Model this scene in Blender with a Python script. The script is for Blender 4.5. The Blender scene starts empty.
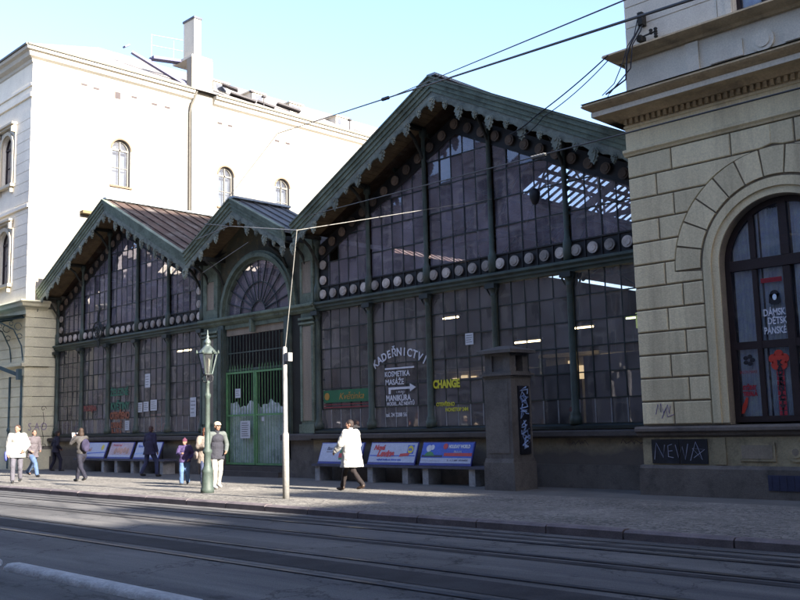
import bpy, math, random
from math import sin, cos, pi, radians as R, sqrt, atan2
from mathutils import Vector as V, Matrix
random.seed(7)
scn = bpy.context.scene
COL = scn.collection

# ---------------------------------------------------------------- helpers
class MB:
    """collects shapes (world coordinates) for ONE mesh object"""
    def __init__(s): s.v = []; s.f = []; s.sm = []
    def add(s, vs, fs, smooth=False):
        n = len(s.v); s.v += [tuple(v) for v in vs]
        s.f += [tuple(i + n for i in f) for f in fs]; s.sm += [smooth] * len(fs)
    def box(s, x0, x1, y0, y1, z0, z1):
        if x0 > x1: x0, x1 = x1, x0
        if y0 > y1: y0, y1 = y1, y0
        if z0 > z1: z0, z1 = z1, z0
        s.add([(x0,y0,z0),(x1,y0,z0),(x1,y1,z0),(x0,y1,z0),(x0,y0,z1),(x1,y0,z1),(x1,y1,z1),(x0,y1,z1)],
              [(0,3,2,1),(4,5,6,7),(0,1,5,4),(1,2,6,5),(2,3,7,6),(3,0,4,7)])
        return s
    def bbox(s, x0, x1, y0, y1, z0, z1, b=.015):
        """box whose -Y face is chamfered"""
        s.add([(x0,y0+b,z0),(x1,y0+b,z0),(x1,y1,z0),(x0,y1,z0),(x0,y0+b,z1),(x1,y0+b,z1),(x1,y1,z1),(x0,y1,z1),
               (x0+b,y0,z0+b),(x1-b,y0,z0+b),(x1-b,y0,z1-b),(x0+b,y0,z1-b)],
              [(0,3,2,1),(4,5,6,7),(1,2,6,5),(2,3,7,6),(3,0,4,7),(8,9,10,11),(0,1,9,8),(1,5,10,9),(5,4,11,10),(4,0,8,11)])
        return s
    def beam(s, a, b, w, h, up=(0,0,1)):
        a = V(a); b = V(b); d = (b - a).normalized(); u = V(up)
        r = d.cross(u)
        if r.length < 1e-4: r = d.cross(V((1,0,0)))
        r.normalize(); u = r.cross(d)
        r *= w/2; u *= h/2
        s.add([a-r-u,a+r-u,a+r+u,a-r+u,b-r-u,b+r-u,b+r+u,b-r+u],
              [(0,3,2,1),(4,5,6,7),(0,1,5,4),(1,2,6,5),(2,3,7,6),(3,0,4,7)])
        return s
    def tube(s, pts, r, n=8, cap=True, r2=None):
        pts = [V(p) for p in pts]; m = len(pts); rings = []
        prev = None
        for i, p in enumerate(pts):
            d = (pts[min(i+1,m-1)] - pts[max(i-1,0)]).normalized()
            if prev is None:
                a = V((0,0,1)) if abs(d.z) < .9 else V((1,0,0))
                x = d.cross(a).normalized()
            else:
                x = (prev - d*prev.dot(d)).normalized()
            prev = x; y = d.cross(x)
            rr = r if r2 is None else r + (r2-r)*i/(m-1)
            if isinstance(r, (list, tuple)): rr = r[i]
            rings.append([p + x*rr*cos(2*pi*k/n) + y*rr*sin(2*pi*k/n) for k in range(n)])
        vs = [v for q in rings for v in q]; fs = []
        for i in range(m-1):
            for k in range(n):
                fs.append((i*n+k, i*n+(k+1)%n, (i+1)*n+(k+1)%n, (i+1)*n+k))
        s.add(vs, fs, True)
        if cap:
            s.add(rings[0], [tuple(reversed(range(n)))]); s.add(rings[-1], [tuple(range(n))])
        return s
    def lathe(s, c, prof, n=16, a0=0, a1=2*pi):
        """prof: list of (radius, z)"""
        full = abs(a1-a0-2*pi) < 1e-5; k = n if full else n+1
        vs = []; fs = []
        for (r, z) in prof:
            for i in range(k):
                a = a0 + (a1-a0)*i/n
                vs.append((c[0]+r*cos(a), c[1]+r*sin(a), c[2]+z))
        for j in range(len(prof)-1):
            for i in range(n):
                i2 = (i+1) % k
                fs.append((j*k+i, j*k+i2, (j+1)*k+i2, (j+1)*k+i))
        s.add(vs, fs, True); return s
    def prism(s, poly, y0, y1):
        """poly: (x,z) list, counter-clockwise seen from -Y; extruded from y0 to y1"""
        n = len(poly)
        s.add([(x,y0,z) for x,z in poly] + [(x,y1,z) for x,z in poly],
              [tuple(range(n)), tuple(reversed(range(n,2*n)))] + [(i,i+n,(i+1)%n+n,(i+1)%n) for i in range(n)])
        return s
    def prismx(s, poly, x0, x1):
        """poly: (y,z)"""
        n = len(poly)
        s.add([(x0,y,z) for y,z in poly] + [(x1,y,z) for y,z in poly],
              [tuple(reversed(range(n))), tuple(range(n,2*n))] + [(i,(i+1)%n,(i+1)%n+n,i+n) for i in range(n)])
        return s
    def quad(s, a, b, c, d): s.add([a,b,c,d], [(0,1,2,3)]); return s
    def disc(s, c, r, y0, y1, n=20):
        return s.prism([(c[0]+r*cos(2*pi*i/n), c[1]+r*sin(2*pi*i/n)) for i in range(n)], y0, y1)
    def arcband(s, cx, cz, r0, r1, a0, a1, y0, y1, n=24):
        """ring sector, front at y0"""
        vs = []; fs = []
        for i in range(n+1):
            a = a0+(a1-a0)*i/n; c_, s_ = cos(a), sin(a)
            vs += [(cx+r0*c_,y0,cz+r0*s_),(cx+r1*c_,y0,cz+r1*s_),(cx+r1*c_,y1,cz+r1*s_),(cx+r0*c_,y1,cz+r0*s_)]
        for i in range(n):
            b = i*4; e = b+4
            for k in range(4): fs.append((b+k, e+k, e+(k+1)%4, b+(k+1)%4))
        fs += [(0,1,2,3), (n*4+3,n*4+2,n*4+1,n*4)]
        s.add(vs, fs); return s
    def ell(s, c, r, nu=14, nv=9, rot=None):
        vs = []; fs = []
        for j in range(nv+1):
            t = pi*j/nv
            for i in range(nu):
                p = V((r[0]*sin(t)*cos(2*pi*i/nu), r[1]*sin(t)*sin(2*pi*i/nu), r[2]*cos(t)))
                if rot is not None: p = rot @ p
                vs.append((c[0]+p.x, c[1]+p.y, c[2]+p.z))
        for j in range(nv):
            for i in range(nu):
                fs.append((j*nu+i, (j+1)*nu+i, (j+1)*nu+(i+1)%nu, j*nu+(i+1)%nu))
        s.add(vs, fs, True); return s
    def cap(s, a, b, r0, r1, n=12):
        a = V(a); b = V(b); s.tube([a,b],[r0,r1],n=n)
        s.ell(a,(r0,)*3,10,6); s.ell(b,(r1,)*3,10,6); return s

def finish(o, label=None, cat=None, group=None, kind=None):
    if label: o['label'] = label
    if cat: o['category'] = cat
    if group: o['group'] = group
    if kind: o['kind'] = kind
    return o

def link(name, me, mat, parent=None):
    o = bpy.data.objects.new(name, me)
    if mat is not None:
        me.materials.clear(); me.materials.append(mat)
    COL.objects.link(o)
    if parent is not None:
        o.parent = parent
    return o

def wloc(o):
    p = V(o.location)
    while o.parent: o = o.parent; p += V(o.location)
    return p

def obj(name, mb, mat, parent=None, fixn=True):
    xs = [v[0] for v in mb.v]; ys = [v[1] for v in mb.v]; zs = [v[2] for v in mb.v]
    c = V(((min(xs)+max(xs))/2, (min(ys)+max(ys))/2, min(zs)))
    me = bpy.data.meshes.new(name)
    me.from_pydata([V(v)-c for v in mb.v], [], mb.f)
    me.polygons.foreach_set('use_smooth', mb.sm)
    me.update()
    if fixn:
        import bmesh
        b = bmesh.new(); b.from_mesh(me); bmesh.ops.recalc_face_normals(b, faces=b.faces); b.to_mesh(me); b.free()
    o = link(name, me, mat, parent)
    o.location = c - (wloc(parent) if parent else V((0,0,0)))
    return o

def thing(name, loc, label, cat, group=None, kind=None):
    o = bpy.data.objects.new(name, None); o.location = loc; o.empty_display_size = .3
    COL.objects.link(o)
    return finish(o, label, cat, group, kind)

def dup(o, parent, dx=0, dy=0, dz=0):
    c = o.copy(); COL.objects.link(c); c.parent = parent
    c.location = o.location + V((dx,dy,dz)); return c

# ---------------------------------------------------------------- materials
def nodes(name):
    m = bpy.data.materials.new(name); m.use_nodes = True
    nt = m.node_tree; nt.nodes.clear()
    return m, nt, nt.nodes, nt.links

ALB=.80
def M(name, col, rough=.75, var=.22, scale=1.5, fine=25., bump=.15, metal=0., stain=None, stain_amt=.0, spec=.4, streak=False, low=None, isl=0., orand=0.):
    m, nt, N, L = nodes(name)
    out = N.new('ShaderNodeOutputMaterial'); b = N.new('ShaderNodeBsdfPrincipled')
    L.new(b.outputs[0], out.inputs[0])
    g = N.new('ShaderNodeNewGeometry')
    mp = N.new('ShaderNodeMapping'); L.new(g.outputs['Position'], mp.inputs[0])
    if streak: mp.inputs['Scale'].default_value = (1,1,.18)
    n1 = N.new('ShaderNodeTexNoise'); n1.inputs['Scale'].default_value = scale; n1.inputs['Detail'].default_value = 6; n1.inputs['Roughness'].default_value=.62
    n2 = N.new('ShaderNodeTexNoise'); n2.inputs['Scale'].default_value = fine; n2.inputs['Detail'].default_value = 4
    L.new(mp.outputs[0], n1.inputs[0]); L.new(g.outputs['Position'], n2.inputs[0])
    mr = N.new('ShaderNodeMapRange'); mr.inputs[1].default_value=.3; mr.inputs[2].default_value=.7
    L.new(n1.outputs[0], mr.inputs[0])
    c = V(col[:3])*ALB
    mx = N.new('ShaderNodeMix'); mx.data_type='RGBA'
    mx.inputs['A'].default_value = (*(c*(1-var)), 1); mx.inputs['B'].default_value = (*[min(1,x*(1+var*.6)) for x in c], 1)
    L.new(mr.outputs[0], mx.inputs['Factor'])
    last = mx.outputs['Result']
    m2 = N.new('ShaderNodeMix'); m2.data_type='RGBA'; m2.blend_type='MULTIPLY'; m2.inputs['Factor'].default_value = .5
    cr = N.new('ShaderNodeMapRange'); cr.inputs[1].default_value=.35; cr.inputs[2].default_value=.65; cr.inputs[3].default_value=.75; cr.inputs[4].default_value=1.1
    L.new(n2.outputs[0], cr.inputs[0]); L.new(last, m2.inputs['A']); L.new(cr.outputs[0], m2.inputs['B'])
    last = m2.outputs['Result']
    if stain is not None:
        n3 = N.new('ShaderNodeTexNoise'); n3.inputs['Scale'].default_value = scale*1.7; n3.inputs['Detail'].default_value=8; n3.inputs['Roughness'].default_value=.7
        mp3 = N.new('ShaderNodeMapping'); mp3.inputs['Location'].default_value=(31,17,5)
        if streak: mp3.inputs['Scale'].default_value=(1.4,1.4,.12)
        L.new(g.outputs['Position'], mp3.inputs[0]); L.new(mp3.outputs[0], n3.inputs[0])
        r3 = N.new('ShaderNodeMapRange'); r3.inputs[1].default_value=.5; r3.inputs[2].default_value=.72; r3.inputs[4].default_value=stain_amt
        L.new(n3.outputs[0], r3.inputs[0])
        m3 = N.new('ShaderNodeMix'); m3.data_type='RGBA'; m3.inputs['B'].default_value=(*stain,1)
        L.new(r3.outputs[0], m3.inputs['Factor']); L.new(last, m3.inputs['A']); last = m3.outputs['Result']
    if low is not None:   # soot rising from the ground: (height, colour)
        sp = N.new('ShaderNodeSeparateXYZ'); L.new(g.outputs['Position'], sp.inputs[0])
        ad = N.new('ShaderNodeMath'); ad.operation='MULTIPLY_ADD'; ad.inputs[1].default_value=-.9; L.new(n1.outputs[0], ad.inputs[0]); L.new(sp.outputs[2], ad.inputs[2])
        r4 = N.new('ShaderNodeMapRange'); r4.inputs[1].default_value=low[0]-.55; r4.inputs[2].default_value=low[0]-.35; r4.inputs[3].default_value=.9; r4.inputs[4].default_value=0
        L.new(ad.outputs[0], r4.inputs[0])
        m4 = N.new('ShaderNodeMix'); m4.data_type='RGBA'; m4.inputs['B'].default_value=(*low[1],1)
        L.new(r4.outputs[0], m4.inputs['Factor']); L.new(last, m4.inputs['A']); last = m4.outputs['Result']
    for amt,src in ((isl,(g,'Random Per Island')),(orand,None)):
        if amt:
            if src is None: oi=N.new('ShaderNodeObjectInfo'); sock=oi.outputs['Random']
            else: sock=g.outputs['Random Per Island']
            ri=N.new('ShaderNodeMapRange'); ri.inputs[3].default_value=1-amt; ri.inputs[4].default_value=1+amt*.6; L.new(sock, ri.inputs[0])
            mi=N.new('ShaderNodeMix'); mi.data_type='RGBA'; mi.blend_type='MULTIPLY'; mi.inputs['Factor'].default_value=1
            L.new(last, mi.inputs['A']); L.new(ri.outputs[0], mi.inputs['B']); last=mi.outputs['Result']
    L.new(last, b.inputs['Base Color'])
    rr = N.new('ShaderNodeMapRange'); rr.inputs[3].default_value=max(.05,rough-.1); rr.inputs[4].default_value=min(1,rough+.1)
    L.new(n1.outputs[0], rr.inputs[0]); L.new(rr.outputs[0], b.inputs['Roughness'])
    b.inputs['Metallic'].default_value = metal; b.inputs['Specular IOR Level'].default_value = spec
    if bump:
        bp = N.new('ShaderNodeBump'); bp.inputs['Strength'].default_value=bump; bp.inputs['Distance'].default_value=.02
        L.new(n2.outputs[0], bp.inputs['Height']); L.new(bp.outputs[0], b.inputs['Normal'])
    return m

def glassmat(name, tint=(.55,.55,.62), dirt_haze=(.10,.085,.12), damt=.3, refl=1.5, wavy=.04, isl=0.):
    m, nt, N, L = nodes(name)
    out = N.new('ShaderNodeOutputMaterial')
    g = N.new('ShaderNodeNewGeometry')
    tr = N.new('ShaderNodeBsdfTransparent'); tr.inputs[0].default_value=(*tint,1)
    df = N.new('ShaderNodeBsdfDiffuse')
    gl = N.new('ShaderNodeBsdfGlossy'); gl.inputs['Roughness'].default_value=.03; gl.inputs['Color'].default_value=(.9,.9,1,1)
    ns = N.new('ShaderNodeTexNoise'); ns.inputs['Scale'].default_value=.9; ns.inputs['Detail'].default_value=7; ns.inputs['Roughness'].default_value=.65
    L.new(g.outputs['Position'], ns.inputs[0])
    mxc = N.new('ShaderNodeMix'); mxc.data_type='RGBA'; d=V(dirt_haze)
    mxc.inputs['A'].default_value=(*(d*.5),1); mxc.inputs['B'].default_value=(*(d*1.5),1)  # diffuse film: grime plus painted haze of the reflected street
    L.new(ns.outputs[0], mxc.inputs['Factor']); L.new(mxc.outputs['Result'], df.inputs[0])
    da = N.new('ShaderNodeMapRange'); da.inputs[1].default_value=.3; da.inputs[2].default_value=.75; da.inputs[3].default_value=damt*.4; da.inputs[4].default_value=damt*1.6
    L.new(ns.outputs[0], da.inputs[0])
    m1 = N.new('ShaderNodeMixShader'); L.new(da.outputs[0], m1.inputs[0]); L.new(tr.outputs[0], m1.inputs[1]); L.new(df.outputs[0], m1.inputs[2])
    if isl:
        mm=N.new('ShaderNodeMath'); mm.operation='MULTIPLY_ADD'; mm.inputs[1].default_value=isl; L.new(g.outputs['Random Per Island'], mm.inputs[0])
        L.new(da.outputs[0], mm.inputs[2]); L.new(mm.outputs[0], m1.inputs[0])
    fr = N.new('ShaderNodeFresnel'); fr.inputs[0].default_value=1.5
    mu = N.new('ShaderNodeMath'); mu.operation='MULTIPLY'; mu.inputs[1].default_value=refl; mu.use_clamp=True
    L.new(fr.outputs[0], mu.inputs[0])
    bn = N.new('ShaderNodeTexNoise'); bn.inputs['Scale'].default_value=1.7; bn.inputs['Detail'].default_value=2
    L.new(g.outputs['Position'], bn.inputs[0])
    bp = N.new('ShaderNodeBump'); bp.inputs['Strength'].default_value=wavy; bp.inputs['Distance'].default_value=.3
    L.new(bn.outputs[0], bp.inputs['Height']); L.new(bp.outputs[0], gl.inputs['Normal'])
    m2 = N.new('ShaderNodeMixShader'); L.new(mu.outputs[0], m2.inputs[0]); L.new(m1.outputs[0], m2.inputs[1]); L.new(gl.outputs[0], m2.inputs[2])
    L.new(m2.outputs[0], out.inputs[0])
    return m

def emis(name, col, st):
    m, nt, N, L = nodes(name)
    out = N.new('ShaderNodeOutputMaterial'); e = N.new('ShaderNodeEmission')
    e.inputs[0].default_value=(*col,1); e.inputs[1].default_value=st; L.new(e.outputs[0], out.inputs[0]); return m

iron   = M('painted_iron', (.075,.105,.092), .6, .45, 2.2, 40, .2, stain=(.10,.075,.05), stain_amt=.45)
iron_l = M('weathered_green_paint', (.20,.245,.195), .8, .35, 1.6, 22, .35, stain=(.06,.07,.055), stain_amt=.9, spec=.15)
iron_d = M('dark_iron', (.02,.03,.03), .5, .3, 3)
orn    = M('pale_green_wood', (.27,.30,.255), .85, .4, 3, 30, .3, stain=(.08,.09,.08), stain_amt=.7, orand=.3, spec=.15)
soff   = M('warm_soffit_boards', (.20,.14,.08), .8, .35, 2, 20, .2, stain=(.06,.04,.03), stain_amt=.6)
drkwd  = M('dark_timber', (.035,.035,.03), .8, .4, 2)
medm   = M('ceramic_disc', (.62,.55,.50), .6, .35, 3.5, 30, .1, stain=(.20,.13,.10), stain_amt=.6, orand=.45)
medd   = M('shaded_ceramic_disc', (.20,.145,.11), .7, .4, 3.5, 30, .1, stain=(.06,.05,.04), stain_amt=.6, orand=.5)  # darker copy of the disc, shade under the soffit put into its colour
bandm  = M('dark_frieze', (.018,.018,.02), .6, .3, 3)
beige  = M('beige_stone_panel', (.36,.30,.235), .85, .25, 1.2, 25, .2, streak=True, stain=(.12,.1,.08), stain_amt=.6)
whitebar = M('pale_glazing_bar', (.28,.28,.30), .6, .2, 3)
plaster_low = M('stained_plinth_plaster', (.34,.28,.19), .9, .3, 1.1, 16, .35, stain=(.08,.06,.05), stain_amt=.9, low=(.80,(.10,.085,.078)))
ledgem = M('dark_stone_ledge', (.10,.085,.08), .75, .35, 1.3, 25, .3, stain=(.03,.025,.025), stain_amt=.7)
roofm  = M('rusty_roof_sheet', (.085,.055,.045), .75, .5, .9, 18, .3, stain=(.15,.14,.13), stain_amt=.8, spec=.2)
roofz  = M('zinc_flashing', (.35,.40,.44), .5, .25, 2, metal=.3)
glass  = glassmat('dirty_hazed_hall_glass', tint=(.88,.85,.84), dirt_haze=(.27,.25,.245), damt=.27, refl=1.5, wavy=.006, isl=.11)  # film colour mixes grime with painted grey-brown reflection haze
glass_u= glassmat('dirty_hazed_gable_glass', tint=(.92,.90,.95), dirt_haze=(.30,.27,.335), damt=.31, refl=1.5, wavy=.006, isl=.14)  # purple film paints the reflection haze over the grime
glass_r= glassmat('shop_window_glass', tint=(.92,.95,1), dirt_haze=(.08,.09,.14), damt=.10, refl=2.2, wavy=.006)
glass_c= glassmat('clear_glass', tint=(.9,.95,.95), dirt_haze=(.3,.3,.3), damt=.12, refl=1.4, wavy=.0)
skyg   = glassmat('skylight_glass', tint=(1,1,1), dirt_haze=(.5,.5,.55), damt=.06, refl=.3, wavy=0)
stone_r= M('cream_rusticated_stucco', (.95,.81,.53), .9, .20, .8, 30, .35, stain=(.34,.27,.18), stain_amt=.6, streak=True, isl=.13, spec=.2)
joint  = M('recessed_joint', (.30,.25,.19), .95, .2, 2)
stone_u= M('painted_upper_stucco', (.95,.86,.70), .88, .12, .7, 30, .15, stain=(.40,.34,.28), stain_amt=.35)
corn   = M('soot_stained_cornice', (.62,.47,.28), .85, .28, 1.2, 22, .2, stain=(.10,.08,.06), stain_amt=.6)
plinth_r=M('dark_granite_plinth', (.155,.135,.12), .8, .35, 1.4, 30, .35, stain=(.035,.03,.03), stain_amt=.8)
stucco_l=M('sun_dimmed_stucco', (.29,.27,.235), .95, .12, .35, 30, .2, stain=(.19,.17,.135), stain_amt=.6, streak=True, spec=.05)  # white stucco darkened in colour to offset the strong sun on this side
stucco_c=M('white_cornice_stucco', (.62,.58,.50), .9, .1, .5, 30, .1, spec=.1)
stucco_g=M('cream_ground_floor_stucco', (.80,.76,.55), .85, .14, .9, 30, .15, stain=(.40,.37,.28), stain_amt=.4)
stucco_f=M('pale_front_stucco', (.95,.88,.74), .9, .12, .8, 30, .15, stain=(.55,.51,.45), stain_amt=.4)
winf   = M('dark_window_frame', (.032,.018,.02), .5, .3, 3)
winw   = M('white_window_frame', (.15,.14,.125), .6, .1, 3)
curtain= M('pale_curtain', (.95,1.1,1.5), .9, .2, 6, 40, .2)
black  = M('black_board', (.012,.014,.022), .5, .4, 2.5, stain=(.05,.05,.08), stain_amt=.5)
steel  = M('tram_rail_steel', (.10,.10,.115), .38, .3, 3, metal=.7)
granite= M('kerb_granite', (.17,.14,.145), .75, .35, 2.2, 40, .4, stain=(.06,.05,.055), stain_amt=.7)
concr  = M('grey_concrete', (.42,.42,.43), .9, .35, 2.5, 35, .6, stain=(.14,.14,.15), stain_amt=.7)
lampg  = M('lamp_post_green', (.055,.075,.065), .6, .25, 3, stain=(.06,.10,.09), stain_amt=.4)
gateg  = M('gate_green', (.14,.33,.14), .55, .25, 3, stain=(.05,.09,.07), stain_amt=.5)
polew  = M('white_painted_pole', (.30,.29,.28), .6, .15, 3, stain=(.3,.27,.25), stain_amt=.4)
wirem  = M('black_cable', (.02,.02,.025), .6, .1, 3, bump=0)
wirel  = M('galvanised_wire', (.25,.24,.22), .5, .1, 3, bump=0)
blueb  = M('blue_board', (.04,.05,.30), .5, .2, 3)
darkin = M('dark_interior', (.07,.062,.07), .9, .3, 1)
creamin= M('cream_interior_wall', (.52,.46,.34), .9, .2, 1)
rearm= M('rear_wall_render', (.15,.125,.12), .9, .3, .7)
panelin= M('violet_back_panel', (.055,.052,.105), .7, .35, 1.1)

def paving(name, c1, c2, mortar, sx, bump=.5, stain=None):
    m, nt, N, L = nodes(name)
    out = N.new('ShaderNodeOutputMaterial'); b = N.new('ShaderNodeBsdfPrincipled'); L.new(b.outputs[0], out.inputs[0])
    g = N.new('ShaderNodeNewGeometry')
    vo = N.new('ShaderNodeTexVoronoi'); vo.inputs['Scale'].default_value=sx; vo.inputs['Randomness'].default_value=.55
    ve = N.new('ShaderNodeTexVoronoi'); ve.feature='DISTANCE_TO_EDGE'; ve.inputs['Scale'].default_value=sx; ve.inputs['Randomness'].default_value=.55
    for q in (vo,ve): L.new(g.outputs['Position'], q.inputs['Vector'])
    sp = N.new('ShaderNodeSeparateColor'); L.new(vo.outputs['Color'], sp.inputs[0])
    mx = N.new('ShaderNodeMix'); mx.data_type='RGBA'; mx.inputs['A'].default_value=(*c1,1); mx.inputs['B'].default_value=(*c2,1)
    L.new(sp.outputs[0], mx.inputs['Factor'])
    ed = N.new('ShaderNodeMapRange'); ed.inputs[1].default_value=0.0; ed.inputs[2].default_value=.09
    L.new(ve.outputs['Distance'], ed.inputs[0])
    m2 = N.new('ShaderNodeMix'); m2.data_type='RGBA'; m2.inputs['A'].default_value=(*mortar,1)
    L.new(ed.outputs[0], m2.inputs['Factor']); L.new(mx.outputs['Result'], m2.inputs['B'])
    ns = N.new('ShaderNodeTexNoise'); ns.inputs['Scale'].default_value=.55; ns.inputs['Detail'].default_value=7; ns.inputs['Roughness'].default_value=.65
    L.new(g.outputs['Position'], ns.inputs[0])
    mr = N.new('ShaderNodeMapRange'); mr.inputs[1].default_value=.3; mr.inputs[2].default_value=.7; mr.inputs[3].default_value=.62; mr.inputs[4].default_value=1.15
    L.new(ns.outputs[0], mr.inputs[0])
    m3 = N.new('ShaderNodeMix'); m3.data_type='RGBA'; m3.blend_type='MULTIPLY'; m3.inputs['Factor'].default_value=1
    L.new(m2.outputs['Result'], m3.inputs['A']); L.new(mr.outputs[0], m3.inputs['B'])
    L.new(m3.outputs['Result'], b.inputs['Base Color']); b.inputs['Roughness'].default_value=.85; b.inputs['Specular IOR Level'].default_value=.15
    bp = N.new('ShaderNodeBump'); bp.inputs['Strength'].default_value=bump; bp.inputs['Distance'].default_value=.02
    L.new(ed.outputs[0], bp.inputs['Height']); L.new(bp.outputs[0], b.inputs['Normal'])
    return m
pavem = paving('mosaic_paving', (.17,.16,.148), (.29,.27,.24), (.065,.06,.058), 11)

def asphalt():
    m, nt, N, L = nodes('worn_asphalt')
    out = N.new('ShaderNodeOutputMaterial'); b = N.new('ShaderNodeBsdfPrincipled'); L.new(b.outputs[0], out.inputs[0])
    g = N.new('ShaderNodeNewGeometry')
    def noise(s, sc=(1,1,1), det=6):
        mp = N.new('ShaderNodeMapping'); mp.inputs['Scale'].default_value=sc; L.new(g.outputs['Position'], mp.inputs[0])
        n = N.new('ShaderNodeTexNoise'); n.inputs['Scale'].default_value=s; n.inputs['Detail'].default_value=det; n.inputs['Roughness'].default_value=.65
        L.new(mp.outputs[0], n.inputs[0]); return n
    a = noise(1.1, (.12,1.6,1)); c = noise(60); p = noise(.6, (.35,.8,1))
    r = N.new('ShaderNodeValToRGB'); r.color_ramp.elements[0].position=.3; r.color_ramp.elements[0].color=(.070,.070,.076,1)
    r.color_ramp.elements[1].position=.72; r.color_ramp.elements[1].color=(.165,.158,.152,1)
    L.new(a.outputs[0], r.inputs[0])
    m1 = N.new('ShaderNodeMix'); m1.data_type='RGBA'; m1.blend_type='MULTIPLY'; m1.inputs['Factor'].default_value=.8
    mr = N.new('ShaderNodeMapRange'); mr.inputs[1].default_value=.3; mr.inputs[2].default_value=.7; mr.inputs[3].default_value=.6; mr.inputs[4].default_value=1.25
    L.new(c.outputs[0], mr.inputs[0]); L.new(r.outputs[0], m1.inputs['A']); L.new(mr.outputs[0], m1.inputs['B'])
    m2 = N.new('ShaderNodeMix'); m2.data_type='RGBA'; m2.blend_type='MULTIPLY'; m2.inputs['Factor'].default_value=.8
    mr2 = N.new('ShaderNodeMapRange'); mr2.inputs[1].default_value=.42; mr2.inputs[2].default_value=.5; mr2.inputs[3].default_value=.78; mr2.inputs[4].default_value=1.05
    L.new(p.outputs[0], mr2.inputs[0]); L.new(m1.outputs['Result'], m2.inputs['A']); L.new(mr2.outputs[0], m2.inputs['B'])
    vd=N.new('ShaderNodeTexVoronoi'); vd.feature='DISTANCE_TO_EDGE'; vd.inputs['Scale'].default_value=.33
    wv=N.new('ShaderNodeVectorMath'); wv.operation='ADD'; dn=noise(1.3); sc_=N.new('ShaderNodeVectorMath'); sc_.operation='SCALE'; sc_.inputs['Scale'].default_value=1.6
    L.new(dn.outputs['Color'], sc_.inputs[0]); L.new(g.outputs['Position'], wv.inputs[0]); L.new(sc_.outputs[0], wv.inputs[1]); L.new(wv.outputs[0], vd.inputs['Vector'])
    ck=N.new('ShaderNodeMapRange'); ck.inputs[1].default_value=.0; ck.inputs[2].default_value=.012; ck.inputs[3].default_value=.45; ck.inputs[4].default_value=1
    L.new(vd.outputs['Distance'], ck.inputs[0])
    m4=N.new('ShaderNodeMix'); m4.data_type='RGBA'; m4.blend_type='MULTIPLY'; m4.inputs['Factor'].default_value=1
    L.new(m2.outputs['Result'], m4.inputs['A']); L.new(ck.outputs[0], m4.inputs['B'])
    ob_=noise(2.3); os_=N.new('ShaderNodeMapRange'); os_.inputs[1].default_value=.62; os_.inputs[2].default_value=.7; os_.inputs[3].default_value=1; os_.inputs[4].default_value=.6; L.new(ob_.outputs[0], os_.inputs[0])
    m5=N.new('ShaderNodeMix'); m5.data_type='RGBA'; m5.blend_type='MULTIPLY'; m5.inputs['Factor'].default_value=1
    L.new(m4.outputs['Result'], m5.inputs['A']); L.new(os_.outputs[0], m5.inputs['B'])
    L.new(m5.outputs['Result'], b.inputs['Base Color']); b.inputs['Roughness'].default_value=.85; b.inputs['Specular IOR Level'].default_value=.12
    bp = N.new('ShaderNodeBump'); bp.inputs['Strength'].default_value=.35; bp.inputs['Distance'].default_value=.01
    L.new(c.outputs[0], bp.inputs['Height']); L.new(bp.outputs[0], b.inputs['Normal'])
    return m
asph = asphalt()
strip_m = M('tar_strip', (.06,.058,.062), .9, .35, 2, 45, .3, spec=.1)

# ---------------------------------------------------------------- light, sky, camera
EL = 24.0
w = bpy.data.worlds.new("World"); scn.world = w; w.use_nodes = True
wn = w.node_tree; sk = wn.nodes.new('ShaderNodeTexSky'); sk.sky_type='NISHITA'; sk.sun_disc=False
sk.sun_elevation=R(EL); sk.sun_rotation=R(90); sk.altitude=200; sk.air_density=1.0; sk.dust_density=2.4; sk.ozone_density=1.3
bg = wn.nodes['Background']; bg.inputs[1].default_value=.54
tn=wn.nodes.new('ShaderNodeMix'); tn.data_type='RGBA'; tn.blend_type='MULTIPLY'; tn.inputs['Factor'].default_value=1; tn.inputs['B'].default_value=(.96,.975,1.09,1)
wn.links.new(sk.outputs[0], tn.inputs['A']); wn.links.new(tn.outputs['Result'], bg.inputs[0])
sl = bpy.data.lights.new('sun','SUN'); sl.energy=26.0; sl.angle=R(.5); sl.color=(1,.93,.82)
so = bpy.data.objects.new('sun', sl); so.rotation_euler=(0,R(90-EL),0); so.location=(0,0,40); COL.objects.link(so)

F=928.602; yaw=.77567; pit=.1315018; rol=-.0253577
fw = V((-sin(yaw)*cos(pit), cos(yaw)*cos(pit), sin(pit))); rt = V((cos(yaw), sin(yaw), 0)); up = rt.cross(fw)
r2 = cos(rol)*rt + sin(rol)*up; u2 = -sin(rol)*rt + cos(rol)*up
cam = bpy.data.cameras.new('camera'); cam.sensor_width=36; cam.lens=36*F/800; cam.clip_start=.1; cam.clip_end=1500
co = bpy.data.objects.new('camera', cam); COL.objects.link(co)
mw = Matrix.Identity(4)
for i in range(3):
    mw[i][0]=r2[i]; mw[i][1]=u2[i]; mw[i][2]=-fw[i]
mw.translation = V((0,-20.1933,1.56844)); co.matrix_world = mw
scn.camera = co
scn.view_settings.view_transform='Standard'; scn.view_settings.look='None'; scn.view_settings.exposure=0
scn.render.engine='CYCLES'

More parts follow.
